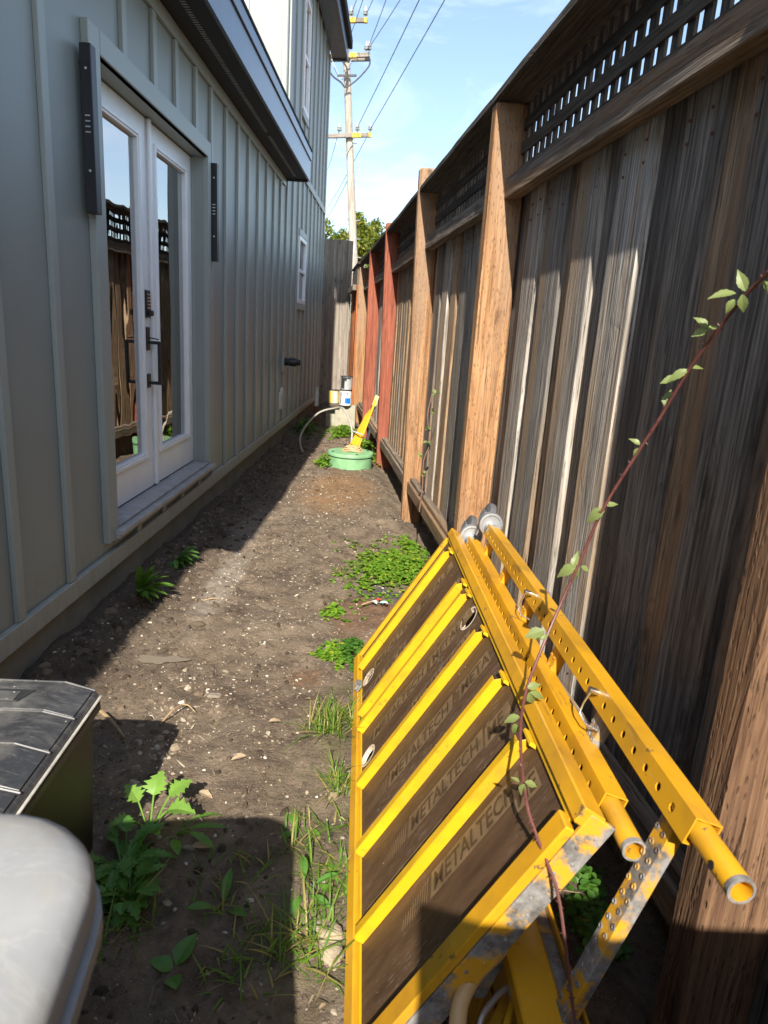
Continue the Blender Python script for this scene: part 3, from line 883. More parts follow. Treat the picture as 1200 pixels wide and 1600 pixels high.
# upper eave
hb('upper_soffit', 'fascia', -1.305, -1.075, 8.2, 12.42, 5.60, 5.615)
hb('upper_fascia', 'fascia', -1.0745, -1.045, 8.2, 12.45, 5.58, 5.86, bevel=0.003)
hb('upper_soffit_end', 'fascia', -1.30, -1.075, 12.425, 12.448, 5.58, 5.86)
hb('upper_gutter', 'shingle', -1.044, -0.985, 8.2, 12.47, 5.76, 5.89, bevel=0.01)
up = MB().prism([(-0.99, 5.892), (-0.99, 5.912), (-6.0, 7.912), (-6.0, 7.892)], 8.0, 12.5, Matrix(((1, 0, 0, 0), (0, 0, 1, 0), (0, 1, 0, 0), (0, 0, 0, 1))))
up.build('upper_roof', 'shingle', house, loc=(HX, HY, 0))
# vent pipe plate, vent and louvre on the wall
hb('vent_plate', 'trim', XW, XB + 0.010, 8.215, 8.345, 0.87, 1.11, bevel=0.004)
vp = MB()
Mx = Matrix.Rotation(PI / 2, 4, 'Y')
vp.lathe([(0.0, 0.0), (0.048, 0.0), (0.048, 0.02), (0.040, 0.022), (0.040, 0.05), (0.050, 0.055), (0.050, 0.13), (0.046, 0.145), (0.034, 0.15), (0.034, 0.185), (0.026, 0.19), (0.0, 0.19)], 18, Mx)
o = vp.build('hose_bib_cover', 'black', house, smooth=True, loc=(XB + 0.010 + HX, 8.28 + HY, 0.985))
lv = MB()
lv.box(0, 0.012, -0.055, 0.055, 0.0, 0.20)
for k in range(6):
    lv.prism([(0.012, 0.008 + k * 0.031), (0.032, 0.008 + k * 0.031), (0.012, 0.034 + k * 0.031)], -0.05, 0.05, Matrix(((1, 0, 0, 0), (0, 0, 1, 0), (0, 1, 0, 0), (0, 0, 0, 1))))
lv.lathe([(0.0, 0.0), (0.045, 0.0), (0.045, 0.02), (0.0, 0.03)], 14, Matrix.Translation((0.012, 0, 0.205)) @ Mx)
lv.build('louvre_vent', 'white_plastic', house, loc=(XB + HX, 8.02 + HY, 0.45))

# linear wall lamps beside the door
def lamp(y, label):
    t = thing('wall_lamp', label, 'wall lamp', (XB, y, 1.80), 0, 'black wall lamps beside the french door')
    MB().box(0.0, 0.046, -0.026, 0.026, 0, 0.62).build('lamp_body', 'black', t, 0.003)
    MB().box(0.010, 0.038, 0.0265, 0.036, 0.01, 0.61).build('lamp_diffuser', 'sill', t, 0.002)
    for z in (0.16, 0.53):
        MB().lathe([(0, 0), (0.006, 0), (0.005, 0.003), (0, 0.004)], 10, Matrix.Translation((0.024, -0.0265, z)) @ Matrix.Rotation(PI / 2, 4, 'X')).build('screw', 'screw', t)
    for k in range(4):
        MB().box(0.014, 0.034, -0.0285, -0.0263, 0.300 + k * 0.02, 0.305 + k * 0.02).build('adjust_mark', 'screw', t)
    return t
lamp(3.035, 'black linear wall lamp on the siding left of the french door')
lamp(4.985, 'black linear wall lamp on the siding just past the far side of the door')

# ------------------------------------------------------------------ fence (local axes: x away from the passage, y along the fence, z up)
FR = 0.12506
fence = thing('fence', 'tall weathered wooden fence with lattice top and brown and red posts', 'fence', (0, 0, 0), FR)
def fpart(name, mat, x0, x1, y0, y1, z0, z1, bevel=0.003, dx_base=0.0, jit=0.0, parent=None, segs=1, lean=0.0):
    """a plank or post: long box cut into segs pieces along its length with slightly uneven faces"""
    L = (x1 - x0, y1 - y0, z1 - z0)
    ax = L.index(max(L))
    c = Vector(((x0 + x1) / 2, (y0 + y1) / 2, z0))
    vs, fs = [], []
    n = segs + 1
    lo = [x0 - c.x, y0 - c.y, 0.0]
    hi = [x1 - c.x, y1 - c.y, z1 - z0]
    a, b = [i for i in range(3) if i != ax]
    wa = wb = 0.0
    for i in range(n):
        t = i / segs
        if 0 < i:
            wa += random.uniform(-jit, jit) * 0.7; wb += random.uniform(-jit, jit) * 0.7
        for sa, sb in ((0, 0), (1, 0), (1, 1), (0, 1)):
            p = [0, 0, 0]
            p[ax] = lo[ax] + (hi[ax] - lo[ax]) * t
            p[a] = (hi if sa else lo)[a] + wa + random.uniform(-jit, jit) * 0.5
            p[b] = (hi if sb else lo)[b] + wb + random.uniform(-jit, jit) * 0.5
            if ax == 2:
                p[0] += dx_base * (1 - t)
                p[1] += lean * t
            vs.append(p)
    for i in range(segs):
        for k in range(4):
            k2 = (k + 1) % 4
            fs.append((i * 4 + k, i * 4 + k2, (i + 1) * 4 + k2, (i + 1) * 4 + k))
    fs.append((3, 2, 1, 0)); fs.append(tuple(segs * 4 + k for k in range(4)))
    m = MB().add(vs, fs)
    return m.build(name, mat, parent or fence, bevel, loc=c)

POSTS = [(-1.20, 2.403, 'post_brown', 0), (1.02, 2.403, 'post_brown', 0), (3.285, 2.403, 'post', 0), (5.42, 2.58, 'post', 0.045), (7.58, 2.50, 'post_red', 0.045), (9.48, 2.43, 'post_red', 0.02), (11.30, 2.36, 'post', 0.0)]
PN0, PN1 = 0.785, 0.945
for k, (s_, zt, mt, db) in enumerate(POSTS):
    fpart('post', mt, PN0, PN1, s_ - 0.045, s_ + 0.045, -0.25, zt, 0.009 if k != 3 else 0.014, db, 0.0025, segs=8)
def bay(s0, s1, boards, z_top=1.985, lattice=True, cap=(0, 0), dn=0.0, low=True):
    """boards: (start, width, proud, material)"""
    for i, (b0, w, pr, mt) in enumerate(boards):
        if i == 0:
            b0, w = b0 - 0.06, w + 0.06
        if i == len(boards) - 1:
            w += 0.06
        x0 = (0.929 if pr else 0.9565) + dn
        fpart('board', mt, x0, x0 + (0.030 if pr else 0.02), b0, b0 + w, 0.20 - random.uniform(0, 0.04), z_top + 0.105, 0.003, 0.0, 0.0022, segs=9, lean=random.uniform(-0.004, 0.004))
    fpart('mid_rail', 'rail', 0.862 + dn, 0.924 + dn, s0 - 0.012, s1 + 0.0, 2.012, 2.100, 0.004, jit=0.0018, segs=14)
    if low:
        fpart('bottom_rail', 'kick', 0.872 + dn, 0.924 + dn, s0, s1, 0.165, 0.262, 0.005, jit=0.002, segs=10)
        fpart('bottom_ledger', 'kick', 0.848 + dn, 0.8715 + dn, s0 + 0.01, s1 - 0.01, 0.150, 0.235, 0.004, jit=0.0015, segs=8)
    if lattice:
        for z in (2.125, 2.222, 2.319):
            w = 0.024
            fpart('lattice_lath', 'lath_y', 0.916, 0.926, s0 + 0.002, s1 - 0.002, z - w, z + w, 0.0, jit=0.001, segs=6)
        n = int((s1 - s0) / 0.075)
        for i in range(n):
            y = s0 + 0.04 + i * (s1 - s0 - 0.06) / max(1, n - 1)
            fpart('lattice_lath', 'lath_z', 0.9265, 0.9365, y - 0.019, y + 0.019, 2.102, 2.400, 0.0, jit=0.001, segs=2)
    else:
        fpart('top_board', 'board_dark', 0.93 + dn, 0.95 + dn, s0, s1, 2.105, 2.384, jit=0.002, segs=6)
    c0, c1 = cap
    if low:
        fpart('gap_shade_board', 'board_dark', 1.00 + dn, 1.03 + dn, s0 - 0.05, s1 + 0.05, -0.28, 0.24, 0.003, jit=0.002, segs=6)  # unseen board added behind the bottom gap to keep light out
    else:
        fpart('gap_shade_board', 'board_dark', 1.00, 1.03, s0 - 0.05, s1 + 0.05, -0.28, 0.24, 0.003)
    fpart('cap_board', 'cap', (0.785 if not dn else 0.92) + dn, 1.03 + dn, c0, c1, 2.405, 2.442, 0.005, jit=0.002, segs=14)
def auto_boards(s0, s1, wmin, wmax, mats_, gap=0.05):
    out, y = [], s0 + 0.01
    while y < s1 - 0.06:
        w = min(random.uniform(wmin, wmax), s1 - y)
        out.append((y, w, True, random.choice(mats_)))
        g = random.uniform(gap * 0.6, gap * 1.4)
        out.append((max(s0, y + w - 0.04), g + 0.08, False, random.choice(('board_dark', 'board'))))
        y += w + g
    return out
GREY = ('board', 'board', 'board_dark', 'board_brown')
b0_ = auto_boards(-1.15, 0.97, 0.16, 0.20, ('board_dark', 'board'))
bay(-1.15, 0.97, b0_, cap=(-1.3, 1.02), low=False)
b1_ = [(1.09, 0.20, True, 'board_dark'), (1.25, 0.15, False, 'board_dark'), (1.335, 0.225, True, 'board_dark'), (1.52, 0.17, False, 'board_brown'), (1.655, 0.165, True, 'board_dark'), (1.78, 0.25, False, 'board_dark'),  # boards before the pale one darkened where the near post's shadow falls
       (1.985, 0.205, True, 'board_pale'), (2.15, 0.20, False, 'board_dark'), (2.31, 0.185, True, 'board'), (2.45, 0.21, False, 'board_brown'), (2.62, 0.215, True, 'board'), (2.79, 0.15, False, 'board_dark'),
       (2.90, 0.17, True, 'board'), (3.05, 0.19, False, 'board_dark')]
bay(1.065, 3.24, b1_, cap=(1.024, 3.36))
b2_ = [(3.335, 0.20, True, 'board_dark'), (3.52, 0.14, False, 'board_dark'), (3.61, 0.22, True, 'board_dark'), (3.80, 0.16, False, 'board_brown'), (3.90, 0.17, True, 'board'), (4.05, 0.14, False, 'board_brown'),
       (4.16, 0.21, True, 'board'), (4.34, 0.15, False, 'board_dark'), (4.46, 0.17, True, 'board_brown'), (4.60, 0.15, False, 'board'), (4.71, 0.19, True, 'board'), (4.88, 0.15, False, 'board_dark'), (4.99, 0.19, True, 'board_dark'), (5.15, 0.22, False, 'board')]
bay(3.335, 5.372, b2_, cap=(3.362, 5.374))
bay(5.468, 7.532, auto_boards(5.468, 7.50, 0.12, 0.16, ('board', 'board_brown', 'board_brown')), cap=(5.468, 7.534))
bay(7.628, 9.432, auto_boards(7.628, 9.42, 0.11, 0.15, ('board', 'board_brown', 'board')), cap=(7.628, 9.434))
bay(9.528, 11.252, auto_boards(9.528, 11.24, 0.11, 0.15, ('board_brown', 'board_red')), cap=(9.528, 11.24))
bay(11.348, 12.7, auto_boards(11.36, 12.74, 0.12, 0.16, ('board_red', 'board_red', 'board_brown'), 0.02), lattice=False, cap=(11.25, 12.75), dn=-0.168)

# plank gate behind the photographer, unseen, added to shade the scaffold and near post
blocker = thing('shade_blocker', 'added plank gate behind the viewpoint, hung from the fence', 'blocker', (0.06, -0.38, 0))
for k in range(6):
    MB().box(0.0 + k * 0.152, 0.1515 + k * 0.152, 0.0, 0.022, 0.06, 1.49).build('blocker_board', 'board', blocker, 0.003)
for z in (0.3, 1.35):
    MB().box(0.0, 0.905, -0.04, -0.001, z, z + 0.09).build('blocker_rail', 'rail', blocker, 0.003)

nm_ = MB()
for ob in fence.children:
    if ob.name.startswith('board') and ob.location.x < 0.950 and ob.location.y > 1.0:
        w = ob.dimensions.y
        for zz in (0.30, 0.34, 1.90, 1.96):
            for q in (-0.3, 0.3):
                nm_.lathe([(0, 0.0012), (0.0035, 0.0010), (0.0042, -0.003)], 6, Matrix.Translation((ob.location.x - 0.0165, ob.location.y + q * w + random.uniform(-.008, .008), zz + random.uniform(-.01, .01))) @ Matrix.Rotation(-PI / 2, 4, 'Y'))
o = nm_.build('nail_heads', 'rust', fence)
o['kind'] = 'stuff'

# grey plywood panel closing the far end
endp = thing('end_panel', 'grey plywood panel closing the far end of the passage', 'panel', (-1.3, 12.85, 0))
a_ = at(544, 378, 12.8)
xr = a_.x
MB().box(-1.2, xr + 1.3, -0.012, 0.012, 0.02, 2.93).build('plywood_sheet', 'ply', endp, 0.002)
MB().box(xr + 1.302, xr + 1.39, -0.045, 0.045, -0.05, 2.92).build('edge_post', 'ply', endp, 0.004)
MB().box(-1.2, xr + 1.3, 0.013, 0.05, 1.2, 1.29).build('back_rail', 'plank', endp, 0.004)

# ------------------------------------------------------------------ scaffold platform leaning on the fence
B_ = Vector((-0.0767, 2.6952, 0.012))
UX = Vector((0.0455, -0.99883, 0.01608)).normalized()
UW = Vector((0.52284, 0.03746, 0.84720)); UW = (UW - UX * UW.dot(UX)).normalized()
UN = UX.cross(UW)
def frame_matrix(o, x, y, z):
    return Matrix(((x.x, y.x, z.x, o.x), (x.y, y.y, z.y, o.y), (x.z, y.z, z.z, o.z), (0, 0, 0, 1)))
PW, PL = 0.714, 1.752
plat = thing('scaffold_platform', 'yellow framed scaffold platform with dark plywood underside leaning against the fence', 'scaffold platform', M=frame_matrix(B_, UX, UW, UN))
vs, fs = plate_with_holes([(0.03, 0.03), (PL - 0.03, 0.03), (PL - 0.03, PW - 0.03), (0.03, PW - 0.03)], [(0.29, 0.085, 0.034, 0.034), (0.755, 0.625, 0.038, 0.038), (0.80, 0.075, 0.034, 0.034)], 0.012, 'panel')
pan = MB().add([(x, y, z - 0.006) for x, y, z in vs], fs).build('plywood_panel', 'film', plat)
for (x, y, r) in ((0.29, 0.085, 0.034), (0.755, 0.625, 0.038), (0.80, 0.075, 0.034)):
    m = MB().lathe([(r - 0.001, -0.013), (r - 0.001, 0.0008), (r + 0.006, 0.0008), (r + 0.005, 0.0002)], 20)
    m.build('hand_hole_rim', 'hole_edge', pan, loc=(x, y, 0))
# frame channels
def chan(name, x0, x1, y0, y1, z0, z1, mat='yellow', bevel=0.003):
    return MB().box(x0, x1, y0, y1, z0, z1).build(name, mat, plat, bevel)
chan('side_rail', -0.004, PL + 0.004, -0.004, 0.030, -0.030, 0.014)
chan('side_rail_lip', 0.01, PL - 0.02, 0.0305, 0.044, 0.0005, 0.006, 'yellow_clean', 0.001)
chan('side_rail', -0.004, PL + 0.004, PW - 0.030, PW + 0.004, -0.030, 0.016)
chan('side_rail_lip', 0.01, PL - 0.02, PW - 0.0425, PW - 0.0305, 0.0005, 0.008, 'yellow_clean', 0.001)
chan('end_rail', -0.004, 0.020, 0.0305, PW - 0.0425, -0.030, 0.012)
chan('end_rail', PL - 0.044, PL + 0.004, 0.0305, PW - 0.0425, 0.0005, 0.020)
er = chan('end_rail_skirt', PL - 0.004, PL + 0.006, 0.0, PW, -0.052, 0.0, 'worn', 0.002)
rv = MB()
for i in range(22):
    rv.lathe([(0, 0.0), (0.0045, 0.0), (0.003, 0.0025), (0, 0.003)], 7, Matrix.Translation((PL + 0.006, 0.03 + i * 0.031, -0.018 - 0.016 * (i % 2))) @ Matrix.Rotation(PI / 2, 4, 'Y'))
rv.build('rivet_row', 'worn_grey', er)['kind'] = 'stuff'
# cross ribs: a web standing on the plywood with a flange turned away
RIBS = [0.172, 0.537, 0.637, 0.938, 1.216, 1.479]
for i, t_ in enumerate(RIBS):
    y0, y1 = 0.046, PW - 0.05
    pr = [(y0, 0.0), (y1, 0.0), (y1 - 0.004, 0.014), (y1 - 0.018, 0.027), (y0 + 0.006, 0.027), (y0, 0.022)]
    m = MB().prism(pr, t_ - 0.0025, t_, Matrix(((0, 0, 1, 0), (1, 0, 0, 0), (0, 1, 0, 0), (0, 0, 0, 1))))
    rb = m.build('rib', 'yellow_clean', plat, 0.0008)
    MB().box(t_ - 0.026, t_ - 0.0027, y0 + 0.006, y1 - 0.018, 0.0245, 0.027).build('rib_flange', 'yellow_clean', rb, 0.0008)
    MB().prism([(t_ - 0.03, y1 - 0.002), (t_ + 0.028, y1 - 0.002), (t_ + 0.026, y1 + 0.006), (t_ - 0.028, y1 + 0.006)], 0.0006, 0.018).build('rib_bracket', 'yellow_clean', rb, 0.001)
# silver latch by the first hand hole
lt = MB().box(0.295, 0.345, 0.030, 0.062, 0.0145, 0.022).box(0.300, 0.306, 0.032, 0.060, 0.022, 0.034).box(0.334, 0.340, 0.032, 0.060, 0.022, 0.034).box(0.300, 0.340, 0.054, 0.060, 0.022, 0.034)
lt.build('spring_latch', 'galv', plat, 0.0015)
# printed lettering on the plywood: rows run up the panel between the ribs
def print_block(t_, w_, n_letters=None):
    H, Lr = 0.060, 0.300
    M = Matrix.Translation((t_, w_, 0.0008)) @ Matrix.Rotation(PI / 2, 4, 'Z')
    m = MB().add([M @ Vector(p) for p in ((0, 0, 0), (Lr, 0, 0), (Lr + 0.014, H, 0), (0.014, H, 0))], [(0, 1, 2, 3)])
    a = m.build('print_patch', 'print', pan)
    vs, fs = text_geom('METALTECH', 0.062, 0.22)
    mxx = max(v.x for v in vs)
    k = (Lr - 0.02) / mxx
    m = MB().add([M @ Vector((0.012 + v.x * k, 0.008 + v.y * 1.0, 0.0008)) for v in vs], fs)
    m.build('print_lettering', 'print_dark', pan)
    vs, fs = text_geom('®', 0.022, 0)
    MB().add([M @ Vector((Lr + 0.026 + v.x, 0.042 + v.y, 0.0)) for v in vs], fs).build('print_mark', 'print', pan)
    # slanting hatch tail before the block
    h = MB()
    for q in range(11):
        x = -0.012 - q * 0.0085
        hh_ = H * (0.95 - q * 0.05)
        h.add([M @ Vector(p) for p in ((x, 0.002, 0), (x - 0.0032, 0.002, 0), (x - 0.0032 + hh_ * 0.25, hh_, 0), (x + hh_ * 0.25, hh_, 0))], [(0, 1, 2, 3)])
    o = h.build('print_hatch', 'print', pan)
    o['kind'] = 'stuff'
for t_, w_ in ((0.135, 0.06), (0.30, 0.12), (0.30, 0.42), (0.44, 0.02), (0.49, 0.34), (0.76, 0.10), (0.76, 0.42), (0.88, 0.30), (1.075, 0.17), (1.075, 0.50), (1.335, 0.235), (1.345, 0.54), (1.565, 0.29), (1.60, 0.56), (1.19, 0.03), (1.455, 0.05)):
    if w_ + 0.35 > 0.70:
        # block runs off under the side rail: shorten by placing fewer letters
        H, Lr = 0.060, 0.70 - w_ - 0.055
        M = Matrix.Translation((t_, w_, 0.0008)) @ Matrix.Rotation(PI / 2, 4, 'Z')
        MB().add([M @ Vector(p) for p in ((0, 0, 0), (Lr, 0, 0), (Lr, H, 0), (0.014, H, 0))], [(0, 1, 2, 3)]).build('print_patch', 'print', pan)
        nlet = max(1, int(9 * (Lr - 0.012) / 0.28))
        vs, fs = text_geom('METALTECH'[:nlet], 0.062, 0.22)
        vf, _ = text_geom('METALTECH', 0.062, 0.22)
        k = 0.28 / max(v.x for v in vf)
        MB().add([M @ Vector((0.012 + v.x * k, 0.008 + v.y, 0.0008)) for v in vs], fs).build('print_lettering', 'print_dark', pan)
    else:
        print_block(t_, w_)

# ------------------------------------------------------------------ ladder frames
U1n, U1f = Vector((0.436, 1.036, 0.612)), Vector((0.367, 2.664, 0.589))
U2n, U2f = Vector((0.502, 0.857, 0.710)), Vector((0.422, 2.535, 0.680))
def ladder(near, far, lean, label, rung0, width):
    x = (near - far).normalized()
    L = (near - far).length
    w = Vector(lean); w = (w - x * w.dot(x)).normalized()
    n = x.cross(w)
    t = thing('scaffold_ladder', label, 'scaffold ladder', M=frame_matrix(far, x, w, n), group='yellow scaffold ladders leaning by the fence')
    S = 0.046
    holes = [(0.05 + i * 0.0508, S * 0.45, 0.0075, 0.0075) for i in range(int((L - 0.08) / 0.0508) + 1)]
    def upright(yc, detailed):
        m = MB()
        if detailed:
            vs, fs = plate_with_holes([(0, 0.0), (L, 0.0), (L, S), (0, S)], holes, 0.0025, 'plate')
            m.add([(a, yc - S / 2 + b, S / 2 - 0.00125 + c) for a, b, c in vs], fs)
            m.box(0, L, yc + S / 2 - 0.0025, yc + S / 2, -S / 2, S / 2 - 0.0026)
            m.box(0, L, yc - S / 2, yc - S / 2 + 0.0025, -S / 2, S / 2 - 0.0026)
            m.box(0, L, yc - S / 2 + 0.0026, yc + S / 2 - 0.0026, -S / 2, -S / 2 + 0.0025)
            u = m.build('upright', 'yellow', t, 0.0006)
        else:
            u = m.box(0, L, yc - S / 2, yc + S / 2, -S / 2, S / 2).build('upright', 'yellow', t, 0.003)
        # round spigot at the near end
        Mt = Matrix.Translation((L, yc, 0)) @ Matrix.Rotation(PI / 2, 4, 'Y')
        sp = MB().lathe([(0.0195, -0.10), (0.0195, 0.104), (0.0188, 0.106), (0.0160, 0.106), (0.0155, 0.102), (0.0155, -0.02), (0.0, -0.02)], 22, Mt)
        q = sp.build('spigot', 'yellow', u, smooth=True)
        MB().lathe([(0.0, 0.0006), (0.0065, 0.0006), (0.0065, -0.004), (0.0, -0.004)], 12, Matrix.Translation((L + 0.062, yc - 0.004, 0.0195))).build('pin_hole', 'black', u)
        MB().lathe([(0.0196, 0.098), (0.0200, 0.098), (0.0200, 0.1065), (0.0158, 0.1068)], 22, Mt).build('spigot_rim', 'worn_grey', u, smooth=True)
        return u
    upright(0.0, True)
    upright(-width, False)
    r = rung0
    k = 0
    while r < L - 0.05:
        m = MB()
        xr_ = L - r
        m.box(xr_ - 0.021, xr_ + 0.021, -width + S / 2, -S / 2, -0.014, 0.010)
        g = m.build('rung', 'worn' if k in (0, 1) else 'yellow', t, 0.002)
        b = MB()
        for i in range(int((width - 0.08) / 0.026)):
            yy = -S / 2 - 0.03 - i * 0.026
            for q in (-0.011, 0.011):
                b.lathe([(0.0062, 0.0), (0.0050, 0.0018), (0.0034, 0.0018), (0.0028, 0.0004), (0, 0.0004)], 7, Matrix.Translation((xr_ + q + (0.003 if i % 2 else -0.003), yy, 0.010)))
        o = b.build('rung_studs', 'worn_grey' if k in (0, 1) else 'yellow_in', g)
        o['kind'] = 'stuff'
        r += 0.312
        k += 1
    # swivel casters at the far end
    for yc in (0.0, -width):
        c = MB()
        c.tube([(-0.055, yc, 0.0), (0.02, yc, 0.0)], 0.026, 14)
        c.tube([(-0.062, yc, 0.0), (-0.05, yc, 0.0)], 0.034, 14)
        hub = c.build('caster_stem', 'galv', t, smooth=True)
        MB().lathe([(0.0, 0.002), (0.012, 0.002), (0.013, -0.002), (0.034, -0.003), (0.038, 0.003), (0.046, 0.002), (0.048, -0.006), (0.048, -0.018), (0.0, -0.018)], 22, Matrix.Translation((-0.030, yc + 0.018, 0.004)) @ Matrix.Rotation(PI / 2, 4, 'Y')).build('caster_crown', 'galv', hub, smooth=True)
        f = MB()
        for q in (-0.026, 0.026):
            f.prism([(-0.06, -0.03), (-0.06, 0.03), (-0.15, 0.028), (-0.165, 0.0), (-0.15, -0.028)], q - 0.002, q + 0.002, Matrix(((1, 0, 0, 0), (0, 1, 0, yc + 0.02), (0, 0, 1, 0), (0, 0, 0, 1))))
        f.box(-0.066, -0.060, yc - 0.012, yc + 0.05, -0.03, 0.03)
        f.build('caster_fork', 'galv', hub, 0.001)
        MB().lathe([(0.0, -0.017), (0.048, -0.017), (0.060, -0.012), (0.062, 0.0), (0.060, 0.012), (0.048, 0.017), (0.0, 0.017)], 22, Matrix.Translation((-0.138, yc + 0.02, 0))).build('caster_wheel', 'rubber', hub, smooth=True)
        br = MB().prism([(-0.10, -0.045), (-0.10, 0.02), (-0.075, 0.05), (-0.055, 0.03), (-0.06, -0.05)], 0.030, 0.036, Matrix.Translation((0, yc, 0)))
        br.build('caster_brake', 'galv', hub, 0.0015)
    return t, x, w, n
UWL = (0.3147, 0.0295, 0.9487)
f1, *_ = ladder(U1n, U1f, UWL, 'inner yellow scaffold ladder with holed upright directly behind the platform edge', 0.10, 0.60)
f2, fx2, fw2, fn2 = ladder(U2n, U2f, UWL, 'outer yellow scaffold ladder with holed upright and worn rung nearest the fence boards', 0.065, 0.70)
# wire spring pins on the outer upright
for k, tt in enumerate((0.40, 0.965)):
    Lq = (U2n - U2f).length
    m = MB()
    xq = Lq - tt - 0.0
    m.tube([(xq, 0.005, 0.018), (xq, 0.005, 0.045)], 0.007, 10)
    m.tube([(xq, 0.0, 0.040), (xq - 0.004, -0.03, 0.040), (xq - 0.010, -0.055, 0.034), (xq + 0.022, -0.060, 0.030), (xq + 0.045, -0.055, 0.012)], 0.0022, 6)
    m.build('spring_pin', 'screw', f2, smooth=True)

# ------------------------------------------------------------------ side truss lying beneath the platform end
tr = thing('scaffold_side_rail', 'wide yellow scaffold side rail with bolted bracket under the platform end', 'scaffold rail', (0.335, 0.95, 0.0))
TX = Vector((0.052, -0.997, -0.004)).normalized()
def tl(s_, x, z):      # along rail towards the camera, sideways, height
    return Vector((0.0, 0.0, 0.0)) + TX * s_ + Vector((x, 0, 0)) + Vector((0, 0, z))
Mtr = frame_matrix(Vector((0, 0, 0)), TX, Vector((0, 0, 1)).cross(TX).normalized(), Vector((0, 0, 1)))
ch = MB()
ch.box(-0.75, 0.30, -0.050, 0.026, 0.258, 0.300, Mtr)
top = ch.build('top_channel', 'yellow', tr, 0.004)
MB().box(-0.75, 0.30, 0.0262, 0.056, 0.250, 0.284, Mtr).build('channel_flange', 'worn', top, 0.003)
MB().box(-0.75, 0.30, 0.0562, 0.062, 0.246, 0.302, Mtr).build('channel_lip', 'yellow', top, 0.002)
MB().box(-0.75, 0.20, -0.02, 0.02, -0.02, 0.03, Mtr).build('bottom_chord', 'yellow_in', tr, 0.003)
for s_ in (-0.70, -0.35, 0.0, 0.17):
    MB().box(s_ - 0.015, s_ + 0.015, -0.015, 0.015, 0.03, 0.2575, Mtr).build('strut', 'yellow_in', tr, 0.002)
bk = MB()
bk.box(0.075, 0.135, -0.056, 0.066, 0.301, 0.306, Mtr).box(0.075, 0.30, 0.0625, 0.068, 0.22, 0.306, Mtr).box(0.145, 0.30, -0.056, 0.061, 0.303, 0.340, Mtr)
bk.build('end_bracket', 'yellow', tr, 0.003)
MB().lathe([(0, 0.004), (0.010, 0.004), (0.0095, 0.0), (0, 0.0)], 12, Mtr @ Matrix.Translation((0.105, -0.01, 0.3055))).build('bolt_hole', 'black', tr)
MB().lathe([(0, 0.012), (0.016, 0.010), (0.018, 0.0), (0, 0.0)], 6, Mtr @ Matrix.Translation((0.20, 0.01, 0.340))).build('bolt', 'worn_grey', tr)
# bent guard tube and wire loop handle
def smooth_path(pts, n=6):
    pts = [Vector(p) for p in pts]
    out = []
    P = [pts[0] * 2 - pts[1]] + pts + [pts[-1] * 2 - pts[-2]]
    for i in range(1, len(P) - 2):
        for k in range(n):
            t = k / n
            a, b, c, d = P[i - 1], P[i], P[i + 1], P[i + 2]
            out.append(0.5 * ((2 * b) + (c - a) * t + (2 * a - 5 * b + 4 * c - d) * t * t + (3 * b - a - 3 * c + d) * t ** 3))
    out.append(pts[-1])
    return out
gt = tag(MB().tube(smooth_path([at(815, 1440, 1.12), at(783, 1480, 1.03), at(745, 1520, 0.98), at(722, 1560, 0.94), at(715, 1605, 0.90), at(716, 1680, 0.84), at(722, 1800, 0.75)]), 0.0155, 14).build('guard_tube', 'beige_tube', smooth=True),
         'bent faded beige tube sticking out from under the platform end', 'tube')
wh = tag(MB().tube(smooth_path([at(800, 1560, 0.99), at(797, 1545, 0.99), at(783, 1550, 0.97), at(762, 1575, 0.93), at(750, 1600, 0.90), at(748, 1650, 0.86)]), 0.0055, 10).build('wire_handle', 'galv', smooth=True),
         'thin silver bent wire handle beside the beige tube', 'handle')
fl = thing('scaffold_brace', 'narrow folded yellow brace lying beside the silver wire handle', 'scaffold brace', at(790, 1600, 0.93))
for i, (dx, w_) in enumerate(((0.0, 0.020), (0.030, 0.012))):
    a_, b_ = at(745 + i * 30, 1660, 0.86) - fl.location, at(800 + i * 12, 1545 - i * 20, 1.04) - fl.location
    MB().beam(a_, b_, w_, 0.012).build('brace_bar', 'yellow', fl, 0.002)
MB().beam(at(690, 1700, 0.95) - fl.location, at(778, 1480, 1.22) - fl.location, 0.03, 0.03).build('brace_bar', 'yellow_in', fl, 0.003)

# ------------------------------------------------------------------ black tote, pale bin
tote = thing('storage_tote', 'black plastic storage tote with dusty ribbed lid by the house wall', 'storage box', (-0.70, 1.56, 0), R(3))
tote.scale = (1, 1, 1.05)
# local: x to the left is negative, y towards the camera negative; far right corner at the origin
body = MB()
lo, hi = (-0.70, -0.94, -0.03, -0.02), (-0.74, -0.98, -0.015, -0.005)
vs = [(lo[0] , lo[1], -0.02), (lo[2], lo[1], -0.02), (lo[2], lo[3], -0.02), (lo[0], lo[3], -0.02), (hi[0], hi[1], 0.381), (hi[2], hi[1], 0.381), (hi[2], hi[3], 0.381), (hi[0], hi[3], 0.381)]
body.add(vs, [(3, 2, 1, 0), (4, 5, 6, 7), (0, 1, 5, 4), (1, 2, 6, 5), (2, 3, 7, 6), (3, 0, 4, 7)])
body.build('tote_body', 'tote_side', tote, 0.012)
sk = MB().box(-0.755, 0.0, -0.99, 0.008, 0.382, 0.420)
sk.build('lid_skirt', 'tote', tote, 0.010)
MB().box(-0.745, -0.004, -0.985, 0.004, 0.4205, 0.4380).build('lid_base', 'lid', tote, 0.006)
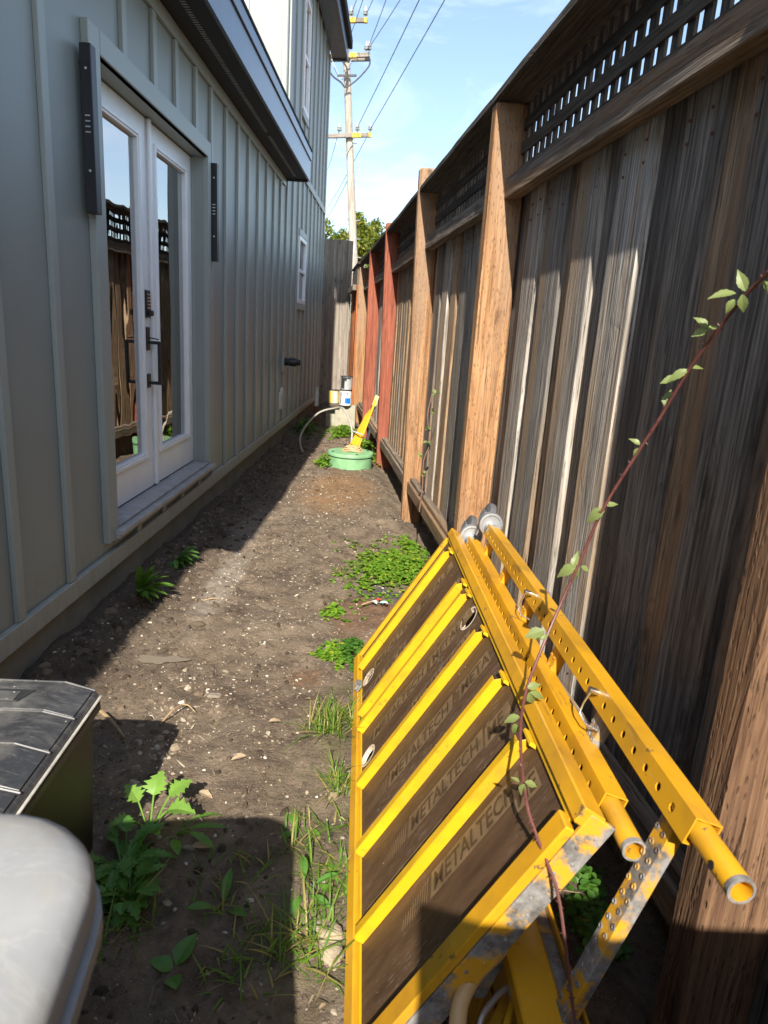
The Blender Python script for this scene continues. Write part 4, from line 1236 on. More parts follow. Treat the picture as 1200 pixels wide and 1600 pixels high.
for k, (ya, yb) in enumerate(((-0.128, -0.008), (-0.262, -0.140), (-0.396, -0.274), (-0.530, -0.408), (-0.664, -0.542), (-0.798, -0.676), (-0.975, -0.810))):
    z1 = 0.4600 - 0.0035 * (k % 2)
    pr = [(-0.735, 0.4384), (-0.020, 0.4384), (-0.016, 0.4420), (-0.085, z1), (-0.665, z1), (-0.735, 0.4420)]
    MB().prism(pr, ya, yb, Matrix(((1, 0, 0, 0), (0, 0, 1, 0), (0, 1, 0, 0), (0, 0, 0, 1)))).build('lid_panel', 'lid', tote, 0.0035)
    MB().prism([(-0.010, 0.4384), (-0.0085, 0.4445), (-0.084, z1 + 0.005), (-0.660, z1 + 0.005), (-0.660, 0.4384)], yb + 0.002, yb + 0.0085, Matrix(((1, 0, 0, 0), (0, 0, 1, 0), (0, 1, 0, 0), (0, 0, 0, 1)))).build('lid_rib', 'lid', tote, 0.002)
MB().box(-0.004, 0.0035, -0.985, 0.004, 0.4210, 0.426).build('lid_rim', 'lid_edge', tote, 0.001)
MB().prism([(-0.30, -0.10), (-0.26, -0.045), (-0.14, -0.045), (-0.16, -0.10)], 0.4604, 0.4630).build('latch_recess', 'tote', tote, 0.001)
MB().box(-0.285, -0.17, -0.098, -0.058, 0.4632, 0.4650).build('latch_tab', 'lid', tote, 0.0008)

binn = thing('storage_bin', 'pale grey domed lid of a dark ribbed storage bin in the near left corner', 'storage bin', (-0.252, 0.598, 0.045), R(8.5))
def rrect(x0, x1, y0, y1, r, n=7):
    out = []
    for cx, cy, a0 in ((x1 - r, y1 - r, 0), (x0 + r, y1 - r, PI / 2), (x0 + r, y0 + r, PI), (x1 - r, y0 + r, 1.5 * PI)):
        for k in range(n + 1):
            a = a0 + PI / 2 * k / n
            out.append((cx + r * math.cos(a), cy + r * math.sin(a)))
    return out
lid = MB()
layers = [(-0.004, 0.800), (-0.004, 0.818), (0.010, 0.821), (0.010, 0.829), (0.0, 0.833), (0.0, 0.853), (0.004, 0.863), (0.014, 0.871), (0.03, 0.877), (0.07, 0.882), (0.14, 0.885)]
rings = []
for ins, z in layers:
    rings.append([(x, y, z) for x, y in rrect(-0.95 + ins, 0.0 - ins, -0.75 + ins, 0.0 - ins, max(0.02, 0.115 - ins * 0.5))])
n_ = len(rings[0])
vv = [p for r_ in rings for p in r_]
ff = [(i * n_ + k, i * n_ + (k + 1) % n_, (i + 1) * n_ + (k + 1) % n_, (i + 1) * n_ + k) for i in range(len(rings) - 1) for k in range(n_)]
ff.append(tuple((len(rings) - 1) * n_ + k for k in range(n_)))
ff.append(tuple(range(n_))[::-1])
lid.add(vv, ff)
lid.build('bin_lid', 'bin_lid', binn, smooth=True)
MB().prism(rrect(-0.925, -0.030, -0.725, -0.030, 0.10), 0.760, 0.7995).build('bin_collar', 'bin_edge', binn, 0.004)
MB().prism(rrect(-0.90, -0.034, -0.70, -0.030, 0.09), -0.02, 0.7595).build('bin_body', 'bin_side', binn, 0.003)
for k in range(7):
    y = -0.68 + k * 0.085
    MB().box(-0.0338, -0.026, y - 0.03, y + 0.025, 0.02, 0.74).build('side_rib', 'bin_side', binn, 0.003)

# ------------------------------------------------------------------ far end of the passage
mc = Vector((-0.395, 7.12, 0))
mh = thing('manhole_riser', 'round pale green plastic access lid standing on the soil', 'access lid', mc)
MB().lathe([(0.232, -0.02), (0.232, 0.12), (0.241, 0.123), (0.241, 0.150), (0.236, 0.156), (0.15, 0.160), (0.0, 0.161)], 40).build('riser_ring', 'green', mh, smooth=True)
MB().lathe([(0.2325, 0.112), (0.2345, 0.112), (0.2345, 0.118), (0.2325, 0.118)], 40).build('riser_seam', 'black', mh)
for a in (0.5, 2.0, 3.6, 5.1):
    MB().lathe([(0, 0.006), (0.012, 0.006), (0.014, 0), (0, 0)], 8, Matrix.Translation((0.20 * math.cos(a), 0.20 * math.sin(a), 0.157))).build('lid_bolt', 'black', mh)
rope = MB()
for k in range(3):
    pts = []
    for i in range(30):
        t = 2 * PI * i / 24
        pts.append((0.075 * (1 - 0.12 * k) * math.cos(t) * (1.35), 0.06 * (1 - 0.1 * k) * math.sin(t), 0.172 + 0.018 * k + 0.006 * math.sin(3 * t + k)))
    rope.tube(pts, 0.010, 6)
tag(rope.build('rope_coil', 'rope', loc=mc + Vector((0.02, -0.03, 0)), smooth=True), 'small tan rope coil lying on the round green lid', 'rope')
yj = thing('folding_stand', 'folded yellow metal stand standing on the green lid and leaning to the fence', 'folding stand', mc + Vector((0.06, 0.06, 0.16)))
q0 = Vector((0, 0, 0))
for i, (a, b, w_, h_, mt) in enumerate((((-0.085, -0.02, 0.0), (0.085, 0.28, 0.36), 0.035, 0.02, 'yellow_clean'), ((-0.03, -0.03, 0.0), (0.115, 0.27, 0.36), 0.030, 0.02, 'yellow_clean'), ((0.005, -0.03, 0.0), (0.165, 0.30, 0.52), 0.022, 0.02, 'yellow_clean'), ((-0.05, 0.0, 0.06), (0.125, 0.29, 0.40), 0.05, 0.014, 'yellow'))):
    MB().beam(a, b, w_, h_, (0.3, -1, 0.4)).build('stand_leg', mt, yj, 0.003)
MB().beam((0.150, 0.27, 0.455), (0.18, 0.33, 0.56), 0.045, 0.022, (0.3, -1, 0.4)).build('stand_head', 'can_yellow', yj, 0.004)
MB().beam((0.142, 0.255, 0.43), (0.150, 0.27, 0.455), 0.047, 0.024, (0.3, -1, 0.4)).build('stand_hinge', 'black', yj, 0.002)
MB().tube([(-0.06, 0.05, 0.20), (0.06, 0.0, 0.17)], 0.008, 8).build('stand_pin', 'galv', yj)
MB().beam((0.10, 0.10, 0.10), (0.13, 0.17, 0.22), 0.03, 0.02, (0.3, -1, 0.4)).build('stand_foot', 'black', yj, 0.003)
hs = MB().tube(smooth_path([at(548, 700, 7.20), at(550, 675, 7.4), at(545, 655, 7.6), at(536, 638, 7.8), at(522, 638, 7.95), at(500, 644, 8.0), at(482, 660, 8.0), at(470, 680, 7.95), at(470, 698, 7.9), at(478, 711, 7.85), at(490, 716, 7.8)]), 0.0105, 8)
tag(hs.build('garden_hose', 'hose', smooth=True), 'thin pale hose looping over the soil behind the green lid', 'hose')
bl = tag(MB().box(-0.15, 0.15, -0.10, 0.10, -0.02, 0.33).build('concrete_block', 'block', None, 0.008, loc=(-0.66, 10.05, 0)), 'pale concrete block below the white and blue paint can', 'concrete block')
bl2 = tag(MB().box(-0.07, 0.07, -0.08, 0.08, -0.02, 0.305).build('concrete_block', 'block', None, 0.008, loc=(-0.88, 10.12, 0)), 'concrete block under the plank shelf behind the hose', 'concrete block')
sh = tag(MB().box(-0.14, 0.14, -0.11, 0.11, 0.0, 0.045).build('plank_shelf', 'plank', None, 0.004, loc=(-0.885, 10.0, 0.306)), 'short grey plank shelf carrying the yellowed paint can', 'plank')
bl.location.z = 0.0
stk = tag(MB().box(-0.02, 0.02, -0.02, 0.02, -0.02, 0.60).build('wooden_stake', 'plank', None, 0.003, loc=(-1.03, 10.05, 0)), 'short dark wooden stake beside the white pipe at the far end', 'stake')
pp = thing('standpipe', 'short white plastic pipe with rusty foot near the house corner', 'pipe', (-1.085, 9.95, 0))
MB().lathe([(0.030, 0.30), (0.030, 0.50), (0.022, 0.51), (0.022, 0.56), (0.026, 0.57), (0.0, 0.575)], 14).build('white_pipe', 'pvc', pp, smooth=True)
MB().lathe([(0.032, -0.05), (0.032, 0.26), (0.038, 0.262), (0.038, 0.299), (0.0, 0.2995)], 14).build('rusty_base', 'rust', pp, smooth=True)
def can(x, y, z, r, h, mat, label, extra=()):
    t = thing('paint_can', label, 'paint can', (x, y, z), 0, 'old paint cans at the far end of the passage')
    MB().lathe([(0, 0.0), (r, 0.0), (r, h), (0, h)], 26).build('can_body', mat, t, smooth=True)
    MB().lathe([(r - 0.004, h + 0.0005), (r + 0.003, h + 0.0005), (r + 0.003, h + 0.010), (r - 0.010, h + 0.010), (r - 0.014, h + 0.003), (0, h + 0.003)], 26).build('can_rim', 'can_dark', t, smooth=True)
    MB().lathe([(r + 0.0003, 0.0), (r + 0.003, 0.0), (r + 0.003, 0.008), (r + 0.0003, 0.008)], 26).build('can_base', 'can_dark', t, smooth=True)
    for (a0, a1, z0, z1, mt) in extra:
        m = MB()
        N = 10
        vs, fs = [], []
        for i in range(N + 1):
            a = a0 + (a1 - a0) * i / N
            for zz in (z0, z1):
                vs.append(((r + 0.0012) * math.cos(a), (r + 0.0012) * math.sin(a), zz))
        for i in range(N):
            fs.append((2 * i, 2 * i + 2, 2 * i + 3, 2 * i + 1))
        m.add(vs, fs).build('label_patch', mt, t)
    return t
can(-0.845, 9.98, 0.352, 0.083, 0.185, 'can_yellow', 'yellowed paint can standing on the plank shelf', ((-1.35, -0.9, 0.01, 0.175, 'can_white'), (-1.15, -1.02, 0.13, 0.155, 'can_dark'), (-2.1, -1.9, 0.01, 0.175, 'yarm')))
can(-0.665, 9.97, 0.331, 0.088, 0.215, 'can_white', 'white paint can with a blue label patch, lower of the stacked pair', ((-1.6, -0.65, 0.035, 0.115, 'blue'), (-1.35, -1.15, 0.165, 0.185, 'can_dark'), (-2.5, -2.25, 0.03, 0.19, 'can_dark')))
can(-0.660, 9.97, 0.558, 0.086, 0.185, 'can_grey', 'grey paint can with dark drips, upper of the stacked pair', ((-2.6, -1.85, 0.02, 0.18, 'can_dark'), (-1.85, -1.5, 0.13, 0.18, 'can_dark'), (-1.5, -0.8, 0.16, 0.18, 'can_dark')))

# ------------------------------------------------------------------ utility pole and wires
PY = 26.0
ptop, pmid = at(539, 20, PY), at(553, 420, PY)
dirp = (ptop - pmid).normalized()
pbase = pmid - dirp * (pmid.z / dirp.z) - dirp * 0.3
up_ = thing('utility_pole', 'tall bleached wooden utility pole with three crossarms beyond the fence', 'utility pole', (pbase.x, PY, 0))
off = Vector((pbase.x, PY, 0))
MB().tube([pbase - off, pmid - off, ptop - off], [0.17, 0.15, 0.11], 14).build('pole', 'pole', up_, smooth=True)
def arm(u0, u1, v0, v1, yoff, ins, tagx=None):
    a, b = at(u0, v0, PY - yoff) - off, at(u1, v1, PY - yoff) - off
    g = MB().beam(a, b, 0.11, 0.13).build('crossarm', 'arm', up_, 0.008)
    d = (b - a)
    if tagx:
        MB().beam(a + d * tagx[0], a + d * tagx[1], 0.122, 0.142).build('yellow_marker', 'yarm', g)
        if len(tagx) > 2:
            MB().beam(a + d * tagx[2], a + d * 0.999, 0.122, 0.142).build('yellow_marker', 'yarm', g)
    for f in ins:
        p = a + d * f
        MB().lathe([(0.02, 0.06), (0.02, 0.16), (0.075, 0.16), (0.085, 0.20), (0.055, 0.22), (0.075, 0.25), (0.065, 0.30), (0.045, 0.33), (0.04, 0.40), (0.0, 0.41)], 10, Matrix.Translation(p)).build('insulator', 'insul', g, smooth=True)
    c = a + d * 0.48
    for s_ in (-1, 1):
        MB().beam(c + d * (0.22 * s_), c + Vector((0.0, 0.0, -0.7)), 0.03, 0.02).build('arm_brace', 'insul', g)
arm(500, 580, 213, 211, 0.2, (0.06, 0.375, 0.725, 0.975), (0.63, 0.80, 0.95))
arm(494, 578, 88, 86, 0.2, (0.02, 0.93, 0.98), (0.62, 0.75))
arm(494, 578, 93, 92, -0.2, (), None)
arm(494, 574, 31, 32, 0.2, (0.1, 0.68, 0.96), (0.6, 0.78, 0.94))
a_, b_ = at(527, 118, PY - 0.2) - off, at(557, 118, PY - 0.2) - off
MB().beam(a_, b_, 0.06, 0.06).build('spacer_bar', 'wire', up_, 0.004)
for pts in ([(578, 92), (577, 102), (568, 114), (556, 126), (541, 137)], [(514, 110), (521, 120), (532, 128), (539, 137)], [(530, 90), (541, 104), (543, 118), (540, 137)]):
    MB().tube(smooth_path([at(u, v, PY - 0.3) - off for u, v in pts], 4), 0.028, 6).build('jumper_cable', 'wire', up_, smooth=True)
for k in range(9):
    p = pmid + dirp * (0.4 + k * 0.62) - off
    MB().beam(p + Vector((0.12, 0, 0)), p + Vector((0.27, 0, 0)), 0.02, 0.02).build('pole_step', 'insul', up_)
wires = [((557.5, 201), (651, 0), 'lower middle'), ((578, 203), (690, 0), 'rightmost'), ((575, 77), (621, 0), 'mid arm outer'), ((574, 78), (601, 0), 'mid arm inner'), ((571, 23), (580, 0), 'top arm outer'), ((549, 21), (555, 0), 'top arm inner'), ((545, 62), (565, 0), 'behind the eave')]
WL = ['dark overhead wire from the lower crossarm running up, second from the right', 'dark overhead wire at the far right of the sky', 'dark overhead wire from the outer end of the middle crossarm', 'dark overhead wire from the middle crossarm, just left of its outer neighbour', 'short dark overhead wire from the outer end of the top crossarm', 'dark overhead wire from the top crossarm closest to the house eave', 'thick dark overhead wire passing the house eave']
for (p, q, _), lab in zip(wires, WL):
    A = at(*p, PY - 0.2)
    d = at(*q, 10.0) - Vector((0, 0, CAM_H))
    yB = 10.0 * (A.z - CAM_H) / d.z
    Bq = at(*q, yB)
    D = Bq - A
    pts = []
    kf = min(2.6, (PY + 12) / abs(D.y)) if abs(D.y) > 1e-3 else 1
    for i in range(13):
        t = kf * i / 12
        pts.append(A + D * t - Vector((0, 0, 0.12 * math.sin(PI * i / 12))))
    tag(MB().tube(pts, 0.011, 5).build('power_line', 'wire'), lab, 'power line', 'overhead wires')
for p, q, lab in (((578, 205), (510, 328), 'thin wire going down left behind the pole, upper of two'), ((543, 282), (510, 342), 'thin wire going down left behind the pole, lower of two'), ((530, 203), (512, 265), 'thin wire dropping from the left end of the lower crossarm')):
    A = at(*p, PY + 0.1)
    Bq = at(*q, PY + 22)
    tag(MB().tube([A, (A + Bq) / 2 - Vector((0, 0, 0.1)), Bq], 0.012, 5).build('power_line', 'wire'), lab, 'power line', 'overhead wires')

# ------------------------------------------------------------------ foliage helpers
def leaf_geom(m, base, d, up, L, W, prof, fold=0.25, droop=0.3, ser=0.0, rr=random):
    """one leaf: rows across a curved midrib; prof = relative half width along the leaf"""
    d = Vector(d).normalized()
    sx = d.cross(Vector(up))
    if sx.length < 1e-4:
        sx = d.orthogonal()
    sx.normalize()
    nrm = sx.cross(d)
    vs, fs = [], []
    n = len(prof)
    for i, w in enumerate(prof):
        t = i / (n - 1)
        c = Vector(base) + d * (L * t) - nrm * (droop * L * t * t)
        ww = W * w * (1 + (ser * (1 if i % 2 else -1) if 0 < i < n - 1 else 0))
        vs += [c - sx * ww + nrm * (fold * ww), c, c + sx * ww + nrm * (fold * ww)]
    for i in range(n - 1):
        a = i * 3
        fs += [(a, a + 1, a + 4, a + 3), (a + 1, a + 2, a + 5, a + 4)]
    m.add(vs, fs)
OVAL = [0.05, 0.62, 0.95, 1.0, 0.82, 0.5, 0.04]
LONG = [0.12, 0.55, 0.85, 1.0, 0.95, 0.7, 0.04]
HEART = [0.06, 0.55, 0.9, 1.0, 0.8]
LOBED = [0.10, 0.30, 0.62, 0.42, 0.80, 1.0, 0.58, 0.72, 0.98, 0.62, 0.45, 0.66, 0.42, 0.22, 0.30, 0.03]
BLADE = [0.8, 1.0, 0.9, 0.6, 0.05]
def rdir(rr, lo, hi):
    a, e = rr.uniform(0, 2 * PI), R(rr.uniform(lo, hi))
    return Vector((math.cos(a) * math.cos(e), math.sin(a) * math.cos(e), math.sin(e)))
def grass_clump(x, y, rad, n, h, seed, mat='grass', lo=35, hi=85):
    rr = random.Random(seed)
    m = MB()
    for _ in range(n):
        a, q = rr.uniform(0, 2 * PI), rad * math.sqrt(rr.random())
        px, py = x + q * math.cos(a), y + q * math.sin(a)
        leaf_geom(m, (px - x, py - y, GZ(px, py) - GZ(x, y) - 0.004), rdir(rr, lo, hi), (0, 0, 1), h * rr.uniform(0.5, 1.2), rr.uniform(0.0014, 0.003), BLADE, 0.2, rr.uniform(0.2, 0.9), rr=rr)
    return m.build('grass_clump', mat, loc=(x, y, GZ(x, y)))
def clover_patch(x, y, rx, ry, n, size, h, seed, mat='clover', rot=0.0, name='clover_patch'):
    rr = random.Random(seed)
    m = MB()
    for _ in range(n):
        a, q = rr.uniform(0, 2 * PI), min(1.5, abs(rr.gauss(0, 0.62)) if n > 100 else math.sqrt(rr.random()))
        q *= 1 + 0.3 * math.sin(3 * a + seed) + 0.15 * math.sin(7 * a + 2 * seed)
        ex, ey = rx * q * math.cos(a), ry * q * math.sin(a)
        dx, dy = ex * math.cos(rot) - ey * math.sin(rot), ex * math.sin(rot) + ey * math.cos(rot)
        hz = h * rr.uniform(0.15, 1.0) * max(0.25, 1 - 0.6 * q * q)
        b = Vector((dx, dy, GZ(x + dx, y + dy) - GZ(x, y) + hz))
        s_ = size * rr.uniform(0.6, 1.25)
        a0 = rr.uniform(0, 6.28)
        tilt = rr.uniform(-0.9, 0.7)
        for k in range(3):
            aa = a0 + k * 2.09
            leaf_geom(m, b, (math.cos(aa), math.sin(aa), tilt * math.cos(aa - a0 + 0.7)), (0, 0, 1), s_, s_ * 0.52, HEART, 0.3, rr.uniform(0.0, 0.5), rr=rr)
        if rr.random() < 0.3:
            m.tube([(dx, dy, -0.01), b], 0.0012, 4, False)
    o = m.build(name, mat, loc=(x, y, GZ(x, y)))
    o['kind'] = 'stuff'
    return o
def leafy_plant(name, x, y, specs, mat, label, seed, cat='plant', prof=LONG, ser=0.0, stem=True, group=None):
    """specs: (azimuth deg, elevation deg, length, half width, stalk length)"""
    rr = random.Random(seed)
    t = thing(name, label, cat, (x, y, GZ(x, y)), 0, group)
    st = MB()
    for az, el, L, W, sl in specs:
        d = Vector((math.cos(R(az)) * math.cos(R(el)), math.sin(R(az)) * math.cos(R(el)), math.sin(R(el))))
        b = Vector((rr.uniform(-0.01, 0.01), rr.uniform(-0.01, 0.01), -0.01))
        e = b + d * sl + Vector((0, 0, 0.3 * sl))
        if sl > 0.01:
            st.tube([b, b + d * sl * 0.5 + Vector((0, 0, 0.22 * sl)), e], 0.0028, 5, False)
        m = MB()
        d2 = (d + Vector((0, 0, -0.25))).normalized() if sl > 0.05 else d
        leaf_geom(m, (0, 0, 0), d2, (0, 0, 1), L, W, prof, rr.uniform(0.1, 0.35), rr.uniform(0.15, 0.6), ser, rr=rr)
        m.build('leaf', mat, t, loc=e)
    if st.v:
        st.build('stalks', mat, t)
    return t

# weeds along the house foundation
rr = random.Random(11)
leafy_plant('dock_plant', -1.235, 3.24, [(rr.uniform(-70, 70), rr.uniform(25, 75), rr.uniform(0.09, 0.17), rr.uniform(0.012, 0.020), rr.uniform(0.02, 0.05)) for _ in range(26)], 'dock', 'leafy green dock weed growing at the foot of the house wall', 3, ser=0.06)
leafy_plant('dock_plant', -1.20, 3.75, [(rr.uniform(-90, 60), rr.uniform(10, 50), rr.uniform(0.05, 0.10), rr.uniform(0.008, 0.016), rr.uniform(0.02, 0.08)) for _ in range(26)], 'weed_dark', 'low dark weed beside the house wall, just beyond the dock weed', 5, ser=0.1)
tag(clover_patch(-1.14, 9.3, 0.16, 0.6, 160, 0.035, 0.16, 8, 'clover_dark', name='weed_patch'), 'dark weeds at the far foot of the house wall', 'weeds')
tag(clover_patch(-0.62, 9.3, 0.20, 0.42, 260, 0.034, 0.10, 9), 'bright green clover patch in front of the concrete block', 'clover')
tag(clover_patch(-0.25, 8.1, 0.14, 0.35, 150, 0.034, 0.16, 10), 'pale green weeds behind the round green lid by the fence', 'weeds')
tag(clover_patch(-0.66, 7.05, 0.09, 0.18, 70, 0.026, 0.13, 12), 'small weeds at the left side of the round green lid', 'weeds')
# the large clover patch by the platform
tag(clover_patch(0.08, 3.93, 0.27, 0.42, 1300, 0.019, 0.06, 13, rot=-0.25), 'large bright clover patch beyond the far end of the platform', 'clover')
tag(clover_patch(0.21, 4.45, 0.13, 0.22, 160, 0.020, 0.05, 14), 'yellowing clover at the foot of the cedar post', 'clover')
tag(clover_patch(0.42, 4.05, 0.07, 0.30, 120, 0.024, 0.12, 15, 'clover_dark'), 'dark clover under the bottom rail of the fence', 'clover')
tag(clover_patch(-0.235, 3.22, 0.055, 0.06, 26, 0.030, 0.03, 16), 'small pale clover tuft alone on the bare soil', 'clover')
tag(clover_patch(-0.19, 2.74, 0.075, 0.09, 60, 0.019, 0.035, 17), 'sparse clover left of the platform corner', 'clover')
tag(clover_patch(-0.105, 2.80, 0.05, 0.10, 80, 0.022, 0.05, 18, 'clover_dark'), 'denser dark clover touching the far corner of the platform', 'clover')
tag(grass_clump(0.10, 3.98, 0.26, 420, 0.06, 46, lo=20), 'short bright grass growing through the large clover patch', 'grass clump')
tag(grass_clump(-0.22, 3.78, 0.06, 60, 0.05, 40), 'thin yellow grass tuft left of the large clover patch', 'grass clump')
# grasses along the platform edge
tag(grass_clump(-0.13, 2.20, 0.10, 190, 0.12, 21), 'bushy grass clump by the left edge of the platform', 'grass clump')
tag(grass_clump(-0.075, 1.86, 0.055, 90, 0.09, 22), 'grass tuft against the platform by the middle ribs', 'grass clump')
tag(grass_clump(-0.13, 1.62, 0.11, 70, 0.08, 23), 'sparse grass beside the dry leaves near the platform', 'grass clump')
tag(grass_clump(-0.06, 1.47, 0.07, 70, 0.07, 24), 'short grass tuft beside the broad leaf near the platform', 'grass clump')
tag(grass_clump(-0.11, 1.27, 0.09, 110, 0.12, 25, lo=20), 'long grass clump at the shadow edge beside the rubble', 'grass clump')
tag(grass_clump(-0.24, 1.22, 0.10, 60, 0.07, 26), 'dark grass in the shade at the bottom of the picture', 'grass clump')
tag(grass_clump(-0.33, 1.45, 0.12, 60, 0.06, 27), 'thin grass blades in the middle of the bin shadow', 'grass clump')
tag(grass_clump(-0.58, 1.30, 0.10, 80, 0.12, 28, lo=15), 'long pale grass lying under the dark weed', 'grass clump')
leafy_plant('broadleaf_weed', -0.045, 1.46, [(200, 12, 0.075, 0.017, 0.02), (120, 20, 0.065, 0.016, 0.02), (300, 15, 0.06, 0.013, 0.02), (60, 35, 0.05, 0.012, 0.02)], 'dock', 'two broad smooth leaves by the platform edge', 31)
leafy_plant('broadleaf_weed', -0.185, 1.66, [(110, 30, 0.06, 0.015, 0.02), (220, 20, 0.045, 0.012, 0.02), (330, 40, 0.05, 0.012, 0.015)], 'dock', 'small upright weed in the sun near the shadow corner', 32)
leafy_plant('broadleaf_weed', -0.14, 1.40, [(100, 25, 0.07, 0.012, 0.03), (20, 30, 0.06, 0.010, 0.03), (250, 25, 0.05, 0.010, 0.02), (330, 20, 0.06, 0.012, 0.02)], 'weed_dark', 'narrow leaved weed on the shadow edge', 33)
leafy_plant('broadleaf_weed', -0.40, 1.185, [(70, 40, 0.07, 0.022, 0.01), (170, 30, 0.055, 0.02, 0.01), (300, 30, 0.05, 0.018, 0.01)], 'weed_dark', 'single crumpled leaf weed deep in the bin shadow', 34, prof=OVAL)
leafy_plant('broadleaf_weed', -0.335, 1.345, [(90, 45, 0.08, 0.012, 0.02), (200, 40, 0.06, 0.012, 0.02), (330, 35, 0.06, 0.012, 0.02)], 'weed_dark', 'slender weed standing in the bin shadow', 35)
# thistle by the tote
th = leafy_plant('thistle_plant', -0.60, 1.60, [(-5, 42, 0.070, 0.040, 0.075), (40, 52, 0.066, 0.038, 0.085), (150, 60, 0.058, 0.034, 0.07), (85, 66, 0.062, 0.038, 0.08), (220, 40, 0.054, 0.030, 0.06), (-50, 35, 0.05, 0.030, 0.05)], 'thistle', 'bright pale green thistle with lobed leaves beside the black tote', 36, prof=LOBED, ser=0.0)
rr = random.Random(5)
leafy_plant('weed_plant', -0.625, 1.47, [(rr.uniform(0, 360), rr.uniform(5, 45), rr.uniform(0.035, 0.075), rr.uniform(0.013, 0.024), rr.uniform(0.01, 0.085)) for _ in range(52)], 'weed_dark', 'dark green leafy weed sprawling in shade below the thistle', 37, prof=LOBED)
leafy_plant('weed_plant', -0.575, 1.37, [(rr.uniform(0, 360), rr.uniform(10, 50), rr.uniform(0.035, 0.07), rr.uniform(0.014, 0.024), rr.uniform(0.02, 0.08)) for _ in range(36)], 'weed_dark', 'dark lobed weed close beside the pale bin', 38, prof=LOBED)
leafy_plant('weed_plant', -0.53, 1.60, [(10, 15, 0.10, 0.010, 0.05), (-25, 20, 0.08, 0.012, 0.06), (40, 12, 0.10, 0.008, 0.05), (-60, 25, 0.07, 0.014, 0.04)], 'dock', 'long narrow leaved weed reaching over the shadow edge', 39)
# clover in the dark gap below the fence
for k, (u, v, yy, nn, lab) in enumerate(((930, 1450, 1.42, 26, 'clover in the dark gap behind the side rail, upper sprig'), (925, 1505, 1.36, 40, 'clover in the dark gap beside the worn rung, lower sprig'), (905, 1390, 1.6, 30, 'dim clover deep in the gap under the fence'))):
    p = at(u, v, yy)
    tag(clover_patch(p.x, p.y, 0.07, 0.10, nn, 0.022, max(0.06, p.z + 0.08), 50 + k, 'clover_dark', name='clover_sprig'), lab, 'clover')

# ------------------------------------------------------------------ bramble cane across the platform
vp_ = [(905, 1640, 0.80), (893, 1560, 0.84), (884, 1480, 0.88), (870, 1390, 0.93), (840, 1310, 0.99), (822, 1250, 1.04), (813, 1150, 1.18), (822, 1080, 1.30), (850, 1005, 1.38), (880, 935, 1.42), (905, 880, 1.42), (940, 800, 1.40), (985, 725, 1.37), (1030, 655, 1.33), (1075, 580, 1.28), (1115, 525, 1.23), (1155, 472, 1.18), (1205, 422, 1.12), (1260, 380, 1.06)]
pts = smooth_path([at(*q) for q in vp_], 4)
cane = thing('bramble_cane', 'long red bramble cane with small leaves arching across the scaffold', 'bramble', pts[0])
c0 = pts[0]
n_ = len(pts)
MB().tube([p - c0 for p in pts], [0.0026 + 0.0008 * min(1, i / (0.4 * n_)) - 0.0008 * max(0, i / n_ - 0.6) for i in range(n_)], 7).build('stem', 'cane', cane, smooth=True)
thn = MB()
rr = random.Random(9)
for p in pts[2:-2]:
    for _ in range(2):
        d = rdir(rr, -40, 60)
        q = p - c0 + d * 0.003
        thn.tube([q, q + d * 0.006], [0.0012, 0.0002], 4, False)
o = thn.build('thorns', 'cane', cane); o['kind'] = 'stuff'
def bleaf(u, v, y, L, az_u, az_v, W=0.5, face=None):
    """leaf hanging at a point on the cane; direction given in the picture plane but built facing the sky"""
    p = at(u, v, y)
    q = at(u + az_u, v + az_v, y)
    d = (q - p).normalized()
    m = MB()
    toc = (Vector((0, 0, CAM_H)) - p).normalized()
    upv = (toc * 0.8 + Vector((0, 0, 0.7)) + Vector((rr.uniform(-.3, .3), rr.uniform(-.3, .3), rr.uniform(-.2, .2)))).normalized()
    L *= rr.uniform(0.62, 0.95)
    leaf_geom(m, (0, 0, 0), d, upv, L, L * W * rr.uniform(0.42, 0.62), [0.05, 0.45, 0.70, 0.90, 1.0, 0.95, 0.84, 0.66, 0.45, 0.22, 0.03], rr.uniform(0.1, 0.4), rr.uniform(0.1, 0.6), 0.07)
    m.build('leaf', 'bramble', cane, loc=p - c0)
for a in ((1160, 460, 1.165, 0.045, 2, 40), (1150, 458, 1.17, 0.050, -40, 0), (1165, 455, 1.165, 0.040, -10, -30), (1190, 440, 1.14, 0.04, 30, 20), (1148, 468, 1.17, 0.036, -20, 25), (1105, 515, 1.24, 0.036, 30, -12), (1105, 515, 1.24, 0.034, -25, 10), (1105, 512, 1.24, 0.03, -15, -20),
          (1075, 578, 1.28, 0.045, -40, 15), (1078, 575, 1.28, 0.03, 30, -8), (1058, 590, 1.30, 0.045, -30, 8), (1040, 635, 1.33, 0.036, 4, -20), (1000, 695, 1.36, 0.03, -12, -12), (998, 700, 1.36, 0.035, -16, 22),
          (945, 795, 1.40, 0.05, -35, 20), (945, 790, 1.40, 0.036, 28, -6), (900, 885, 1.42, 0.060, -48, 16), (905, 885, 1.42, 0.045, -20, 34), (895, 888, 1.42, 0.04, 8, -34), (908, 885, 1.42, 0.034, 22, 12), (850, 985, 1.39, 0.055, -50, 16), (850, 985, 1.39, 0.04, -20, 22), (845, 1000, 1.38, 0.03, 20, -18),
          (828, 1082, 1.30, 0.04, 24, 4), (826, 1082, 1.30, 0.04, 12, 30), (824, 1075, 1.30, 0.034, 35, -14), (812, 1120, 1.23, 0.04, -24, 4), (812, 1130, 1.22, 0.045, -26, 30), (820, 1225, 1.06, 0.03, -8, 20), (820, 1222, 1.06, 0.028, 20, 6), (812, 1222, 1.06, 0.024, -10, -8)):
    bleaf(*a)
